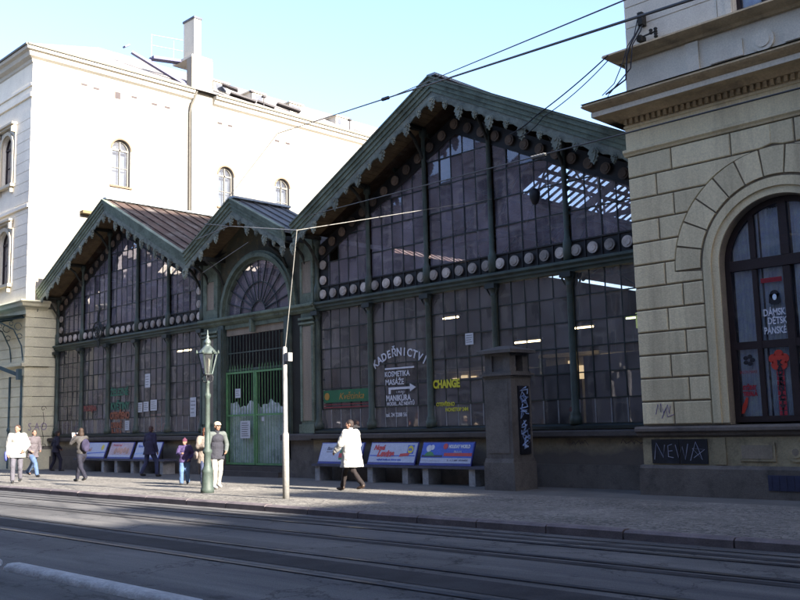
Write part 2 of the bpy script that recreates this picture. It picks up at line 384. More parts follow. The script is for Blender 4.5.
# ---------------------------------------------------------------- ground
def gz(y): return -.2 + .2*min(1,max(0,(-y-1)/7.6))
KY = -8.6
g = MB(); g.quad((-900,-900,-.16),(900,-900,-.16),(900,900,-.16),(-900,900,-.16))
o = obj('ground', g, M('far_ground',(.16,.15,.14),.9), None); finish(o, kind='structure')
g = MB(); g.quad((-140,-17.6,-.12),(60,-17.6,-.12),(60,KY-.02,-.12),(-140,KY-.02,-.12))
finish(obj('road', g, asph), kind='structure')
g = MB()
g.prismx([(KY-.02+.17,-.15),(-1,-.4),(0.0,-.4),(0.0,-.2),(-1,-.2),(KY+.17,0.0)], -140, 60)
finish(obj('sidewalk', g, pavem), kind='structure')
g = MB(); g.box(-140,60,-34,-17.6,-.3,0.0)
finish(obj('near_sidewalk', g, pavem), kind='structure')
# kerb of separate long granite stones
g = MB(); x=-110.0
while x < 20:
    l = 1.55+random.uniform(-.25,.25); dz=random.uniform(-.008,.008)
    z1=.012+dz; b=.03
    g.prismx([(KY-.02,-.2),(KY+.17,-.2),(KY+.17,z1),(KY+b,z1),(KY-.02,z1-b)], x+.012, x+l-.012)
    x += l
finish(obj('kerb', g, granite), kind='structure')
g = MB(); g.box(-110,20,-17.6-.0,-17.45,-.2,.005); finish(obj('near_kerb', g, granite), kind='structure')
# darker strips of repaired surface between and beside the rails
g = MB()
for (a,b,x0,x1) in [(-9.38,-9.2,-100,20),(-12.95,-12.35,-100,20),(-10.9,-10.72,-100,20)]:
    g.quad((x0,a,-.115),(x1,a,-.115),(x1,b,-.115),(x0,b,-.115))
finish(obj('road_patch', g, strip_m), kind='structure')
g = MB()
for (xa,ya,xb,yb) in [(-14.3,-8.75,-15.6,-9.6),(-6.9,-9.0,-8.0,-9.9)]:
    d=V((xb-xa,yb-ya,0)).normalized(); n=V((-d.y,d.x,0))*.02
    g.quad(V((xa,ya,-.111))-n,V((xb,yb,-.111))-n,V((xb,yb,-.111))+n,V((xa,ya,-.111))+n)
finish(obj('road_seams', g, strip_m), kind='structure')
# tram rails: a polished head and a dark groove each
for k, y in enumerate((-8.47-.55, -9.62-.0, -10.52-.55+.1, -12.1, -13.25)):
    pass
rails = [(-9.66,'innermost tram rail, nearest the kerb'),(-10.6,'second tram rail out from the kerb'),(-12.12,'third tram rail out from the kerb'),(-13.2,'outermost tram rail, beside the concrete separators')]
for y, lab in rails:
    t = thing('tram_rail', (-20,y,-.12), 'dark grooved '+lab, 'tram rail', 'tram rails set in the road')
    g = MB(); g.box(-110,20,y-.035,y+.035,-.13,-.106); obj('rail_head', g, steel, t)
    g = MB(); g.box(-110,20,y+.038,y+.085,-.13,-.109); obj('groove', g, wirem, t)
g = MB(); g.quad((-110,-8.98,-.112),(20,-8.98,-.112),(20,-8.93,-.112),(-110,-8.93,-.112)); finish(obj('gutter_line', g, strip_m), kind='structure')
# concrete lane separators, lower left
sepm=M('pale_rough_concrete',(.55,.55,.55),.95,.3,3.5,22,1.0,stain=(.35,.34,.34),stain_amt=.7,spec=.1)
def sep(x0,x1,lab):
    g = MB(); n=24; prof=[(-.13,0),(-.12,.04),(-.075,.075),(0,.08),(.075,.075),(.12,.04),(.13,0)]
    vs=[];fs=[]
    for i in range(n+1):
        t=i/n; x=x0+(x1-x0)*t; e=min(1,min(t,1-t)*(x1-x0)/.22); e=sqrt(max(0,1-(1-e)**2))
        for (a,b) in prof: vs.append((x,-15.12+a*(.25+.75*e),-.12+b*e))
    m=len(prof)
    for i in range(n):
        for j in range(m-1): fs.append((i*m+j,(i+1)*m+j,(i+1)*m+j+1,i*m+j+1))
    g.add(vs,fs,True); finish(obj('lane_separator', g, sepm), lab, 'lane separator', 'concrete lane separators in the road')
sep(-12.05,-7.6,'long pale concrete lane separator running out of the bottom edge of the photo')
sep(-16.6,-12.3,'pale concrete lane separator whose end just shows at the left edge of the photo')
# ---------------------------------------------------------------- text
def text_mesh(txt, size, x, z, y, mb=None, align='LEFT', bold=0.0, rot=0.0, sx=1.0, shear=0.0, axis='-Y'):
    cu = bpy.data.curves.new('t','FONT'); cu.body = txt; cu.size = size; cu.align_x = align; cu.offset = bold; cu.extrude=.002; cu.shear=shear
    cu.resolution_u = 3
    ob = bpy.data.objects.new('t', cu); COL.objects.link(ob)
    dg = bpy.context.evaluated_depsgraph_get()
    me = bpy.data.meshes.new_from_object(ob.evaluated_get(dg))
    vs=[]
    for v in me.vertices:
        px, pz = v.co.x*sx, v.co.y
        qx = px*cos(rot)-pz*sin(rot); qz = px*sin(rot)+pz*cos(rot)
        vs.append((x+qx, y - v.co.z, z+qz))
    fs=[tuple(p.vertices) for p in me.polygons]
    bpy.data.objects.remove(ob); bpy.data.curves.remove(cu); bpy.data.meshes.remove(me)
    if mb is None: mb = MB()
    mb.add(vs, fs); return mb
def lean(mb, y0, z0, ang):
    """tilt everything about the x-axis line (y0,z0) by ang (backwards)"""
    out=[]
    for (x,y,z) in mb.v:
        dy=y-y0; dz=z-z0
        out.append((x, y0+dy*cos(ang)+dz*sin(ang), z0-dy*sin(ang)+dz*cos(ang)))
    mb.v=out; return mb

# ---------------------------------------------------------------- gabled market halls
ROWL = [2.07,2.73,3.39,4.05,4.71]
SL = .508
def leaf_poly(s):
    pts=[(0,-.52),(.05,-.44),(.11,-.42),(.10,-.34),(.17,-.30),(.14,-.22),(.2,-.16),(.15,-.08),(.1,0),
         (-.1,0),(-.15,-.08),(-.2,-.16),(-.14,-.22),(-.17,-.30),(-.10,-.34),(-.11,-.42),(-.05,-.44)]
    return [(x*s,z*s) for x,z in reversed(pts)]
def spray(mb, x, z, s, y):
    """hanging carved leaf: layered lobes"""
    mb.prism([(x+a,z+b) for a,b in leaf_poly(s)], y-.02, y+.02)
    mb.prism([(x+a*.6,z+b*.8-.02) for a,b in leaf_poly(s)], y-.05, y-.021)
    mb.disc((x, z-.1*s), .06*s, y-.075, y-.051, 10)

def hang_gable(root, xc, half, zap, zev, wide_leaf, nleaf, left_end=True):
    """bargeboard, leaf drops, soffit of one gable, built in the plane y=-1"""
    s = (zap-zev)/half
    def zr(x): return zap - s*abs(x-xc)
    g = MB()
    for (y0,y1,t,b) in [(-1.12,-.93,0,.13),(-1.07,-.93,.132,.27),(-1.16,-.93,-.05,-.002),(-1.03,-.93,.272,.40)]:
        for sg in (-1,1):
            xe = xc+sg*half
            P=[(xc,zap-t),(xe,zr(xe)-t),(xe,zr(xe)-b),(xc,zap-b)]
            g.prism(P if sg<0 else P, y0, y1)
    barge = obj('bargeboard', g, iron_l, root)
    g = MB()
    for sg in (-1,1):
        xe = xc+sg*half; n=int(half/.34); P=[]
        g.prism([(xc,zap-.402),(xe,zr(xe)-.402),(xe,zr(xe)-.62),(xc,zap-.62)], -1.0,-.95)
        for i in range(n):   # scalloped lower edge
            x0=xc+sg*half*i/n; x1=xc+sg*half*(i+1)/n; xm=(x0+x1)/2
            g.prism([(x0,zr(x0)-.621),(x1,zr(x1)-.621),(xm,zr(xm)-.665)], -.995,-.955)
    obj('scalloped_board', g, orn, root)
    L1=MB(); spray(L1, xc, zap-.58, .86*wide_leaf, -1.03)
    first = obj('leaf_drop', L1, orn, root)
    L2=MB(); spray(L2, xc, zap-.58, .5*wide_leaf, -1.02); small=None
    st = half/nleaf
    for i in range(1,nleaf+1):
        for sg in (-1,1):
            x=xc+sg*(i-.04)*st
            if i<nleaf or True: dup(first, root, x-xc, 0, zr(x)-zap)
    for i in range(nleaf):
        for sg in (-1,1):
            x=xc+sg*(i+.48)*st
            if small is None:
                small=obj('small_leaf_drop', L2, orn, root); base=V(small.location); small.location=base+V((x-xc,0,zr(x)-zap))
                smb=base
            else:
                c=small.copy(); COL.objects.link(c); c.parent=root; c.location=smb+V((x-xc,0,zr(x)-zap))
    # soffit boards
    g = MB()
    for sg in (-1,1):
        xe=xc+sg*(half-.05)
        n=int(half/.16)
        for i in range(n):
            x0=xc+sg*(half-.05)*i/n; x1=xc+sg*(half-.05)*(i+.93)/n
            g.prism([(x0,zr(x0)-.30),(x1,zr(x1)-.30),(x1,zr(x1)-.33),(x0,zr(x0)-.33)] , -.93, -.02)
    obj('soffit', g, soff, root)
    return zr

def roof_part(root, xc, half, zap, zev, y0, y1, sky_left, sky_right, mat):
    s=(zap-zev)/half
    def P(dx,y,off): return (xc+dx, y, zap-s*abs(dx)+off)
    g=MB(); sk=MB(); gl=MB()
    for sg,sky in ((-1,sky_left),(1,sky_right)):
        segs=[(0,half)]; ys=[(y0,y1)]
        if sky:
            a,b,ya,yb=sky
            quads=[(0,a,y0,y1),(b,half,y0,y1),(a,b,y0,ya),(a,b,yb,y1)]
        else: quads=[(0,half,y0,y1)]
        for (a_,b_,ya_,yb_) in quads:
            v=[]
            for off in (-.02,-.16):
                v+=[P(sg*a_,ya_,off),P(sg*b_,ya_,off),P(sg*b_,yb_,off),P(sg*a_,yb_,off)]
            g.add(v,[(0,1,2,3),(7,6,5,4),(0,4,5,1),(1,5,6,2),(2,6,7,3),(3,7,4,0)])
        # standing seams
        for i in range(int((y1-y0)/.62)):
            y=y0+.3+i*.62
            if sky and sky[2]-.1<y<sky[3]+.1: 
                for (u,v_) in ((0,sky[0]),(sky[1],half)):
                    g.beam(P(sg*u,y,.0),P(sg*v_,y,.0),.035,.06)
                continue
            g.beam(P(0,y,.0),P(sg*half,y,.0),.035,.06)
        if sky:
            a,b,ya,yb=sky
            n=int((yb-ya)/.45)
            for i in range(n+1):
                y=ya+(yb-ya)*i/n
                sk.beam(P(sg*a,y,-.06),P(sg*b,y,-.06),.05,.09)
            for dx in (a,(a+b)/2,b): sk.beam(P(sg*dx,ya,-.07),P(sg*dx,yb,-.07),.09,.12)
            gl.quad(P(sg*a,ya,-.04),P(sg*b,ya,-.04),P(sg*b,yb,-.04),P(sg*a,yb,-.04))
    r=obj('roof', g, mat, root)
    c=MB(); c.beam((xc,y0-.02,zap+.04),(xc,y1,zap+.04),.32,.07); obj('ridge_cap', c, roofz, r)
    if sk.v:
        f=obj('skylight_frame', sk, iron_d, r); 
        obj('skylight_glass', gl, skyg, r)
    return r

def hall(name, x0, wb, label, panels, skyL, skyR, depth=24):
    xc=x0+2.5*wb; x1=x0+5*wb
    root=thing(name,(xc,0,-.2),label,'market hall')
    half=2.5*wb+.14 if name else 0
    zap=11.45; half=6.42; zev=8.14; s=(zap-zev)/half
    # plinth
    g=MB(); g.box(x0-.12,x1+.12,-.30,.30,-.35,.42); obj('plinth_base', g, plinth_r, root)
    g=MB(); g.box(x0-.12,x1+.12,-.22,.30,.421,1.08); obj('plinth_wall', g, plaster_low, root)
    g=MB(); g.box(x0-.15,x1+.15,-.34,.3,1.081,1.13); g.prismx([(-.42,1.131),(.3,1.131),(.3,1.30),(-.36,1.27),(-.42,1.24)],x0-.15,x1+.15)
    obj('stone_ledge', g, ledgem, root)
    g=MB(); g.prismx([(-.2,1.302),(.2,1.302),(.2,1.43),(-.12,1.42),(-.2,1.38)],x0-.1,x1+.1); obj('window_sill', g, iron_d, root)
    # columns
    cols=[]
    for i in range(6):
        x=x0+wb*i
        g=MB(); g.lathe((x,-.06,0),[(.0,1.42),(.16,1.42),(.16,1.60),(.125,1.64),(.135,1.68),(.098,1.76),(.092,3.2),(.082,4.98),(.11,5.02),(.085,5.05),(.10,5.12),(.15,5.27),(.15,5.34),(0,5.34)],14)
        obj('column', g, iron, root)
        g=MB()
        for sg in (-1,1):   # curled brackets of the capital
            g.tube([(x+sg*.09,-.1,5.0),(x+sg*.12,-.12,5.08),(x+sg*.17,-.14,5.18),(x+sg*.15,-.14,5.27)],[.015,.022,.03,.02],6)
        g.box(x-.17,x+.17,-.27,-.02,5.2,5.335)
        obj('capital', g, iron_d, root)
        ztop = min(zap - s*abs(x-xc) -.36, 11)
        g=MB(); g.lathe((x,-.07,0),[(0,5.62),(.12,5.62),(.12,6.15),(.09,6.2),(.072,6.3),(.066,ztop-.3),(.12,ztop-.25),(.12,ztop-.02),(0,ztop-.02)],12)
        obj('upper_column', g, iron, root)
        # timber bracket carrying the overhang
        g=MB(); xx=min(max(x,x0+.1),x1-.1)
        g.box(xx-.06,xx+.06,-.92,.0,ztop-.10,ztop+.02)
        g.tube([(xx,-.05,ztop-1.05),(xx,-.22,ztop-.75),(xx,-.5,ztop-.35),(xx,-.85,ztop-.1)],[.04,.05,.055,.05],7)
        obj('eaves_bracket', g, drkwd, root)
    # beam between the storeys
    g=MB(); g.prismx([(-.10,5.341),(.15,5.341),(.15,5.63),(-.22,5.63),(-.26,5.60),(-.26,5.55),(-.18,5.50),(-.18,5.44),(-.12,5.40)],x0-.2,x1+.2); obj('storey_beam', g, iron_l if 0 else iron, root)
    # friezes: horizontal, side and sloping, with round discs
    zm=5.89
    g=MB(); g.box(x0+.02,x1-.02,.0,.06,5.632,6.13)
    for i in range(5*5+1):
        x=x0+wb*i/5; g.box(x-.02,x+.02,-.03,-.001,5.64,6.12)
    g.box(x0,x1,-.04,-.001,6.131,6.17)
    def zl(x): return 10.28-.482*abs(x-xc)
    for sg in (-1,1):
        xe=xc+sg*(2.5*wb-.05); g.prism([(xc,zl(xc)+.30),(xe,zl(xe)+.30),(xe,zl(xe)-.24),(xc,zl(xc)-.27)],.0,.06)
        g.prism([(xc,zl(xc)-.271),(xe,zl(xe)-.241),(xe,zl(xe)-.28),(xc,zl(xc)-.31)],-.04,.05)
        xs=xc+sg*(2.5*wb-.27); g.box(xs-.21,xs+.21,-.001,.055,6.172,zl(xs)-.2)
    obj('frieze', g, bandm, root)
    disc=MB(); disc.disc((xc,zm),.152,-.075,-.031,20); disc.disc((xc,zm),.10,-.095,-.0751,14)
    first=obj('medallion', disc, medm, root); base=V(first.location); used=False
    pos=[]
    for b in range(5):
        for k in range(5): pos.append((x0+wb*(b+(k+.5)/5),zm))
    for b in range(5):
        for k in range(5):
            x=x0+wb*(b+(k+.5)/5); pos.append((x,zl(x)))
    for x in (x0+.27,x1-.27):
        pos+= [(x,6.36),(x,6.88)]
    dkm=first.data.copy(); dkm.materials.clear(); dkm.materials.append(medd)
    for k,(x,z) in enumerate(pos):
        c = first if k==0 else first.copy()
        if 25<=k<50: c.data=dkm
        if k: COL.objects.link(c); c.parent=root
        c.location=base+V((x-xc,.0,z-zm)); c.rotation_euler=(0,random.uniform(-3,3),0) if 0 else (0,0,0)
    # glazing, one window per bay and storey
    for b in range(5):
        xa=x0+wb*b+.1; xb=x0+wb*(b+1)-.1; pw=(xb-xa)/5
        fr=MB(); gl=MB(); wb_=MB()
        for k in range(6):
            x=xa+pw*k; fr.box(x-.012,x+.012,-.015,.02,2.09,5.34)
            wb_.box(x-.016,x+.016,-.018,.02,1.44,2.05)
        for z in ROWL: fr.box(xa,xb,-.02,.022,z-.016,z+.016)
        fr.box(xa,xb,-.02,.02,1.425,1.45)
        zz=[1.43]+ROWL+[5.34]
        for k in range(5):
            for j in range(len(zz)-1):
                t1=random.gauss(0,.006); t2=random.gauss(0,.006)
                p=[(xa+pw*k,zz[j]),(xa+pw*(k+1),zz[j]),(xa+pw*(k+1),zz[j+1]),(xa+pw*k,zz[j+1])]
                if (name=='gabled_market_hall' and (b,k,j) in ((1,3,1),)): pass
                gl.quad(*[(q[0],.0+t1*(1 if q[0]>xa+pw*(k+.5) else -1)+t2*(1 if q[1]>zz[j]+.01 else -1),q[1]) for q in p])
        wnd=obj('lower_window', fr, iron_d, root); obj('pane', gl, glass, wnd, False); obj('low_glazing_bars', wb_, whitebar, wnd)
        fr=MB(); gl=MB()
        rows=[6.16,6.95,7.75,8.55,9.35,10.15]
        for k in range(1,5):
            x=xa+pw*k; fr.box(x-.012,x+.012,-.015,.02,6.17,zl(x)-.29)
        for z in rows[1:]:
            # clip to the gable
            dx=(10.28-.29-z)/.482
            l=max(xa,xc-dx); r_=min(xb,xc+dx)
            if r_-l>.15: fr.box(l,r_,-.02,.022,z-.014,z+.014)
        for k in range(5):
            xl=xa+pw*k; xr=xa+pw*(k+1)
            for j in range(len(rows)-1):
                tl=min(rows[j+1],zl(xl)-.26); tr_=min(rows[j+1],zl(xr)-.26)
                if tl<=rows[j]+.01 and tr_<=rows[j]+.01: continue
                tl=max(tl,rows[j]+.001); tr_=max(tr_,rows[j]+.001)
                if (xl,j)==(0,0): continue
                if missing and (b,k,j) in missing.get(name,()): continue
                t1=random.gauss(0,.007); t2=random.gauss(0,.007)
                gl.quad((xl,.005-t1,rows[j]),(xr,.005+t1,rows[j]),(xr,.005+t1+t2,tr_),(xl,.005-t1+t2,tl))
        if fr.v and gl.v:
            wnd=obj('gable_window', fr, iron_d, root); obj('pane', gl, glass_u, wnd, False)
    zr=hang_gable(root, xc, half, zap, zev, .95, 6)
    roof_part(root, xc, half+.1, zap+.06, zev+.01, -1.0, depth, skyL, skyR, roofm)
    # side walls and rear wall
    g=MB()
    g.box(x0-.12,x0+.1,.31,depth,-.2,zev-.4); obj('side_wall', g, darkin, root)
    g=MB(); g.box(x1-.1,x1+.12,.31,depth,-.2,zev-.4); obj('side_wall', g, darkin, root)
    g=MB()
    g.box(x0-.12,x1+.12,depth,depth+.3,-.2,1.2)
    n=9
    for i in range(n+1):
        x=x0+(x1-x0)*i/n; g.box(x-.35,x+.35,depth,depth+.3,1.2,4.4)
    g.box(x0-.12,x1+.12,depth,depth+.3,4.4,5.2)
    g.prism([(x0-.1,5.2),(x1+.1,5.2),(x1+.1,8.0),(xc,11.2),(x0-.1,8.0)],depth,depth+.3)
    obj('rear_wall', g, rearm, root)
    # interior trusses
    g=MB()
    for y in (5.2,10.4,15.6,20.8):
        for sg in (-1,1):
            g.beam((xc,y,10.95),(xc+sg*6.1,y,7.85),.12,.2)
            for t in (.25,.5,.75):
                g.beam((xc+sg*6.1*t,y,10.95-3.1*t),(xc+sg*6.1*t,y,8.0),.06,.06)
                g.beam((xc+sg*6.1*(t-.25),y,10.95-3.1*(t-.25)),(xc+sg*6.1*t,y,8.0),.05,.05)
        g.beam((x0,y,7.95),(x1,y,7.95),.1,.14)
        for x in (x0+3.3,x1-3.3): g.tube([(x,y,0),(x,y,7.9)],.09,8)
        for x in (x0+3.3,x1-3.3):
            for sg in (-1,1):
                g.tube([(x,y,6.4),(x+sg*.3,y,7.2),(x+sg*1.2,y,7.85)],.05,6)
    for dx in (-4.6,-3,-1.5,0,1.5,3,4.6): g.beam((xc+dx,.4,11.13-SL*abs(dx)),(xc+dx,depth,11.13-SL*abs(dx)),.08,.12)
    obj('roof_truss', g, iron, root)
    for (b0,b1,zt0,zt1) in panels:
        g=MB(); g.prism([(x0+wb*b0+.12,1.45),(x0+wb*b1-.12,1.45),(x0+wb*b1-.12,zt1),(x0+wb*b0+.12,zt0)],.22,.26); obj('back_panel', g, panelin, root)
    return root
missing={'gabled_market_hall':set()}
XL,WL=-42.752,2.4558; XR,WR=-23.611,2.5112
hl=hall('gabled_market_hall', XL, WL, 'left gabled iron and glass market hall beside the white building', [(0,1,2.75,2.75),(1,2,2.2,2.3),(4,5,2.7,2.6)], (2.4,4.2,4,9.5), None)
missing={'gabled_market_hall':{(0,1,1)}}
hr=hall('gabled_market_hall', XR, WR, 'large gabled iron and glass market hall beside the cream rusticated building', [(0,1,2.75,2.8),(1,2,2.85,2.85),(2,3,2.8,2.8),(3,4,2.9,3.0),(4,5,3.15,3.2)], (1.4,3.05,6.9,20), None)
# interior floor and stalls
g=MB(); g.box(-42.8,-11.0,.32,24,-.3,.02); finish(obj('hall_floor', g, M('hall_floor',(.16,.14,.13),.6)), kind='structure')
litd=emis('lit_display',(1,.78,.46),1.1)
stalls=[(-40.5,-38.6,6,9,2.6,rearm,'grey'),(-37.6,-34.9,9,12,2.9,rearm,'grey-brown'),(-33.9,-31.9,5,8,2.5,darkin,'dark'),
        (-22.6,-20.0,5,8,3.3,creamin,'low cream'),(-19.4,-17.2,7,11,3.7,creamin,'tall cream'),(-16.2,-13.9,6,10,3.5,darkin,'dark'),(-13.6,-11.7,9,13,4.2,creamin,'far cream')]
for k,(a,b,c,d,h,mt,w_) in enumerate(stalls):
    hall_n='left hall' if a<-30 else 'large hall'
    t=thing('market_kiosk',((a+b)/2,c,.02),'%s kiosk standing inside the %s, %s'%(w_,hall_n,['leftmost','in the middle bay','at the right','left of the lettered bay','behind the yellow lettering','right of the stone pillar','nearest the rusticated corner'][k]),'kiosk')
    g=MB(); g.box(a,b,c,d,.02,h); 
    for i in range(4):
        x=a+(b-a)*i/3; g.box(x-.05,x+.05,c-.04,c-.001,.1,h-.02)
    obj('wall', g, mt, t)
    if k>=3 or k==1:
        g=MB(); n=int((b-a)/.42); rr_=random.Random(k)
        for i in range(n):
            if rr_.random()<.25: continue
            x=a+.08+(b-a-.16)*i/n; zt_=h-.1-rr_.random()*.25; g.box(x,x+.30,c-.06,c-.041,h-.95+rr_.random()*.2,zt_)
        obj('lit_display', g, litd, t)
    g=MB(); g.box(a-.15,b+.15,c-.35,d+.1,h+.001,h+.12); obj('roof', g, creamin, t)
    g=MB(); g.box(a+.15,b-.15,c-.03,c-.002,1.0,h-.5); obj('counter_window', g, winf, t)
# strip lights that are seen lit inside
lampe=emis('lit_tube',(1,.80,.45),22.0)
lampy=emis('lit_tube_green',(.75,.95,.45),9)
for k,(x,y,z,l,mt,lab) in enumerate([(-18.3,4.4,4.1,1.4,lampe,'lit strip light inside above the lettered bay'),(-16.9,5.5,4.5,1.1,lampe,'lit strip light inside above the yellow lettering'),
        (-20.4,3.0,5.0,.9,lampe,'lit strip light inside high in the second bay of the large hall'),(-13.4,3.5,4.4,1.8,lampy,'greenish lit strip light inside near the rusticated corner'),
        (-36.9,3.2,5.1,1.5,lampe,'long lit strip light inside the left hall'),(-15.9,5.0,3.4,1.2,lampe,'low lit strip light inside behind the stone pillar'),(-14.6,4.2,3.35,1.0,lampe,'low lit strip light inside right of the stone pillar')]):
    t=thing('strip_light',(x,y,z),lab,'strip light')
    g=MB(); l*=.75; g.tube([(x-l/2,y,z),(x+l/2,y,z)],.024,8); obj('tube', g, mt, t)
    g=MB(); g.box(x-l/2-.05,x+l/2+.05,y-.06,y+.06,z+.04,z+.1)
    for sx in (-1,1): g.tube([(x+sx*l*.4,y,z+.1),(x+sx*l*.4,y,z+.9)],.006,5)
    obj('fitting', g, whitebar, t)

g=MB(); 
for i in range(7):
    x=-12.9+.22*i; z=4.35-.11*(i*.35)**2
    g.box(x,x+.17,2.0,2.05,z-.42,z)
finish(obj('curved_awning', g, emis('glowing_green_awning',(.55,.75,.30),.55)),'pale green curved awning with an added glow seen inside the large hall near the rusticated corner','awning')  # awning glows by itself in place of light falling on it
# ---------------------------------------------------------------- gate pavilion between the halls
X0,X1=-30.45,-23.62; xc=-27.1
gp=thing('gate_pavilion',(xc,0,-.2),'narrow gabled gateway with arched fanlight between the two halls','gateway')
for (a,b) in ((-30.35,-28.9),(-25.35,-23.65)):
    g=MB(); g.box(a,b,-.26,.3,-.3,.42); g.box(a,b,-.2,.3,.421,1.08); obj('plinth', g, plinth_r, gp)
for (a,b) in ((-30.35,-28.95),(-25.3,-23.65)):
    g=MB(); g.prismx([(-.38,1.081),(.3,1.081),(.3,1.30),(-.3,1.29),(-.38,1.24)],a,b); obj('stone_ledge', g, ledgem, gp)
for (a,b) in ((-30.28,-29.32),(-24.42,-23.74)):
    m_=(a+b)/2; wd=.24
    p=MB(); p.box(a,b,-.14,.2,1.301,5.34)
    p.box(a-.04,b+.04,-.22,-.141,1.302,1.6); p.box(a-.04,b+.04,-.22,-.141,4.95,5.02); p.box(a-.04,b+.04,-.24,-.141,5.1,5.18)
    p.box(a,m_-wd,-.19,-.141,1.7,4.9); p.box(m_+wd,b,-.19,-.141,1.7,4.9)
    p.box(a,b,-.12,.2,5.64,8.0)
    p.box(a,m_-wd,-.17,-.121,5.66,7.9); p.box(m_+wd,b,-.17,-.121,5.66,7.9); p.box(m_-wd,m_+wd,-.17,-.121,7.1,7.9); p.box(m_-wd,m_+wd,-.17,-.121,5.66,6.0)
    po=obj('pilaster', p, iron_l, gp)
    q=MB(); q.box(m_-wd,m_+wd,-.16,-.142,1.72,4.88); q.box(m_-wd,m_+wd,-.14,-.122,6.01,7.09)
    obj('inset_panel', q, beige, po)
for x in (-29.08,-25.12):
    g=MB(); g.box(x-.17,x+.17,-.2,.15,-.15,5.34); g.box(x-.1,x+.1,-.25,-.201,.5,5.2); g.box(x-.2,x+.2,-.27,-.252,.2,.5)
    obj('gate_post', g, iron, gp)
g=MB(); g.box(-24.95,-24.45,-.1,.2,1.3,5.34); obj('pier_panel', g, drkwd, gp)
g=MB(); g.prismx([(-.16,5.341),(.15,5.341),(.15,5.64),(-.3,5.64),(-.34,5.6),(-.34,5.54),(-.24,5.48),(-.24,5.42)],X0+.02,X1+.02)
g.box(-28.9,-25.3,-.12,.1,5.18,5.338); g.box(-27.15,-27.03,-.3,-.1,4.95,5.4)
obj('main_beam', g, iron_l, gp)
g=MB(); g.box(-28.9,-25.3,-.04,.05,4.93,5.178); obj('lintel_panel', g, beige, gp)
# arch
ac=(-26.95,5.66); rr=2.12
g=MB(); g.arcband(ac[0],ac[1],rr-.12,rr+.02,0,pi,-.24,.1); g.arcband(ac[0],ac[1],rr+.021,rr+.12,0,pi,-.17,.1); g.arcband(ac[0],ac[1],rr-.22,rr-.121,0,pi,-.1,.08)
arch=obj('arch', g, iron_l, gp)
g=MB()
for i in range(1,12):
    a=pi*i/12; g.beam((ac[0]+.42*cos(a),-.02,ac[1]+.42*sin(a)),(ac[0]+(rr-.2)*cos(a),-.02,ac[1]+(rr-.2)*sin(a)),.028,.04,up=(0,1,0))
g.arcband(ac[0],ac[1],.40,.44,0,pi,-.04,.01,14); g.arcband(ac[0],ac[1],1.1,1.13,0,pi,-.035,.01,24)
g.box(ac[0]-rr+.1,ac[0]+rr-.1,-.05,.03,5.642,5.7)
fan=obj('fanlight_bars', g, iron_d, gp)
g=MB()
for i in range(12):
    a=pi*i/12; b=pi*(i+1)/12; t=random.gauss(0,.006)
    g.quad((ac[0]+.01*cos(a),.03,ac[1]+.01*sin(a)),(ac[0]+(rr-.2)*cos(a),.03+t,ac[1]+(rr-.2)*sin(a)),(ac[0]+(rr-.2)*cos(b),.03-t,ac[1]+(rr-.2)*sin(b)),(ac[0]+.01*cos(b),.03,ac[1]+.01*sin(b)))
obj('pane', g, glass_u, fan, False)
# spandrel wall around the arch
g=MB(); n=24
for i in range(n):
    a=pi*i/n; b=pi*(i+1)/n; ra=rr+.1
    def outp(t):
        c_,s_=cos(t),sin(t)
        hx=2.4; hz=2.5
        k=min(hx/abs(c_) if abs(c_)>1e-6 else 1e9, hz/s_ if s_>1e-6 else 1e9); 
        return (ac[0]+k*c_, ac[1]+k*s_)
    pa,pb=outp(a),outp(b)
    g.prism([(ac[0]+ra*cos(a),ac[1]+ra*sin(a)),pa,pb,(ac[0]+ra*cos(b),ac[1]+ra*sin(b))],.0,.08)
g.prism([(-29.35,8.16),(-24.55,8.16),(-24.75,8.35),(-27.2,9.5),(-29.15,8.35)],.0,.08)
obj('spandrel_wall', g, M('spandrel_boards',(.10,.10,.07),.8,.3,2,stain=(.2,.14,.07),stain_amt=.6), gp)
zrg=hang_gable(gp, -27.2, 2.98, 9.70, 8.15, .9, 3)
roof_part(gp, -27.2, 3.05, 9.76, 8.17, -1.0, 1.6, None, None, M('gate_roof_sheet',(.12,.12,.12),.6,.3,1.5,metal=.2))
for x in (-30.0,-29.1,-25.2,-24.2):
    g=MB(); g.box(x-.06,x+.06,-.92,.0,7.75,7.9); g.tube([(x,-.05,6.9),(x,-.25,7.35),(x,-.55,7.6),(x,-.85,7.75)],[.04,.05,.055,.05],7); obj('eaves_bracket', g, drkwd, gp)
g=MB(); g.box(-29.0,-25.2,-.55,.2,-.3,.02); g.box(-28.95,-25.25,-.3,.2,.021,.19); obj('gate_step', g, ledgem, gp)
# transom grille above the leaves
g=MB(); 
for i in range(19):
    x=-28.85+3.5*i/18; g.tube([(x,-.02,3.68),(x,-.02,4.93)],.017,6)
g.box(-28.88,-25.3,-.05,.02,3.6,3.68); g.box(-28.88,-25.3,-.04,.01,4.25,4.29)
obj('transom_grille', g, iron, gp)
for k,(a,b) in enumerate(((-28.86,-27.11),(-27.07,-25.32))):
    g=MB(); g.box(a,a+.07,-.1,-.03,.22,3.58); g.box(b-.07,b,-.1,-.03,.22,3.58)
    for z in (.22,1.95,3.5): g.box(a+.071,b-.071,-.09,-.04,z,z+.07)
    leafo=obj('gate_leaf', g, gateg, gp)
    g=MB(); n=10
    for i in range(1,n):
        x=a+.03+(b-a-.06)*i/n; g.tube([(x,-.065,.29),(x,-.065,3.75)],.014,6)
        g.tube([(x,-.065,3.75),(x,-.065,3.84)],.014,6,r2=.001)
    for i in range(n):
        x=a+.03+(b-a-.06)*(i+.5)/n; g.tube([(x,-.065,.29),(x,-.065,1.95)],.009,5)
    obj('bars', g, gateg, leafo)
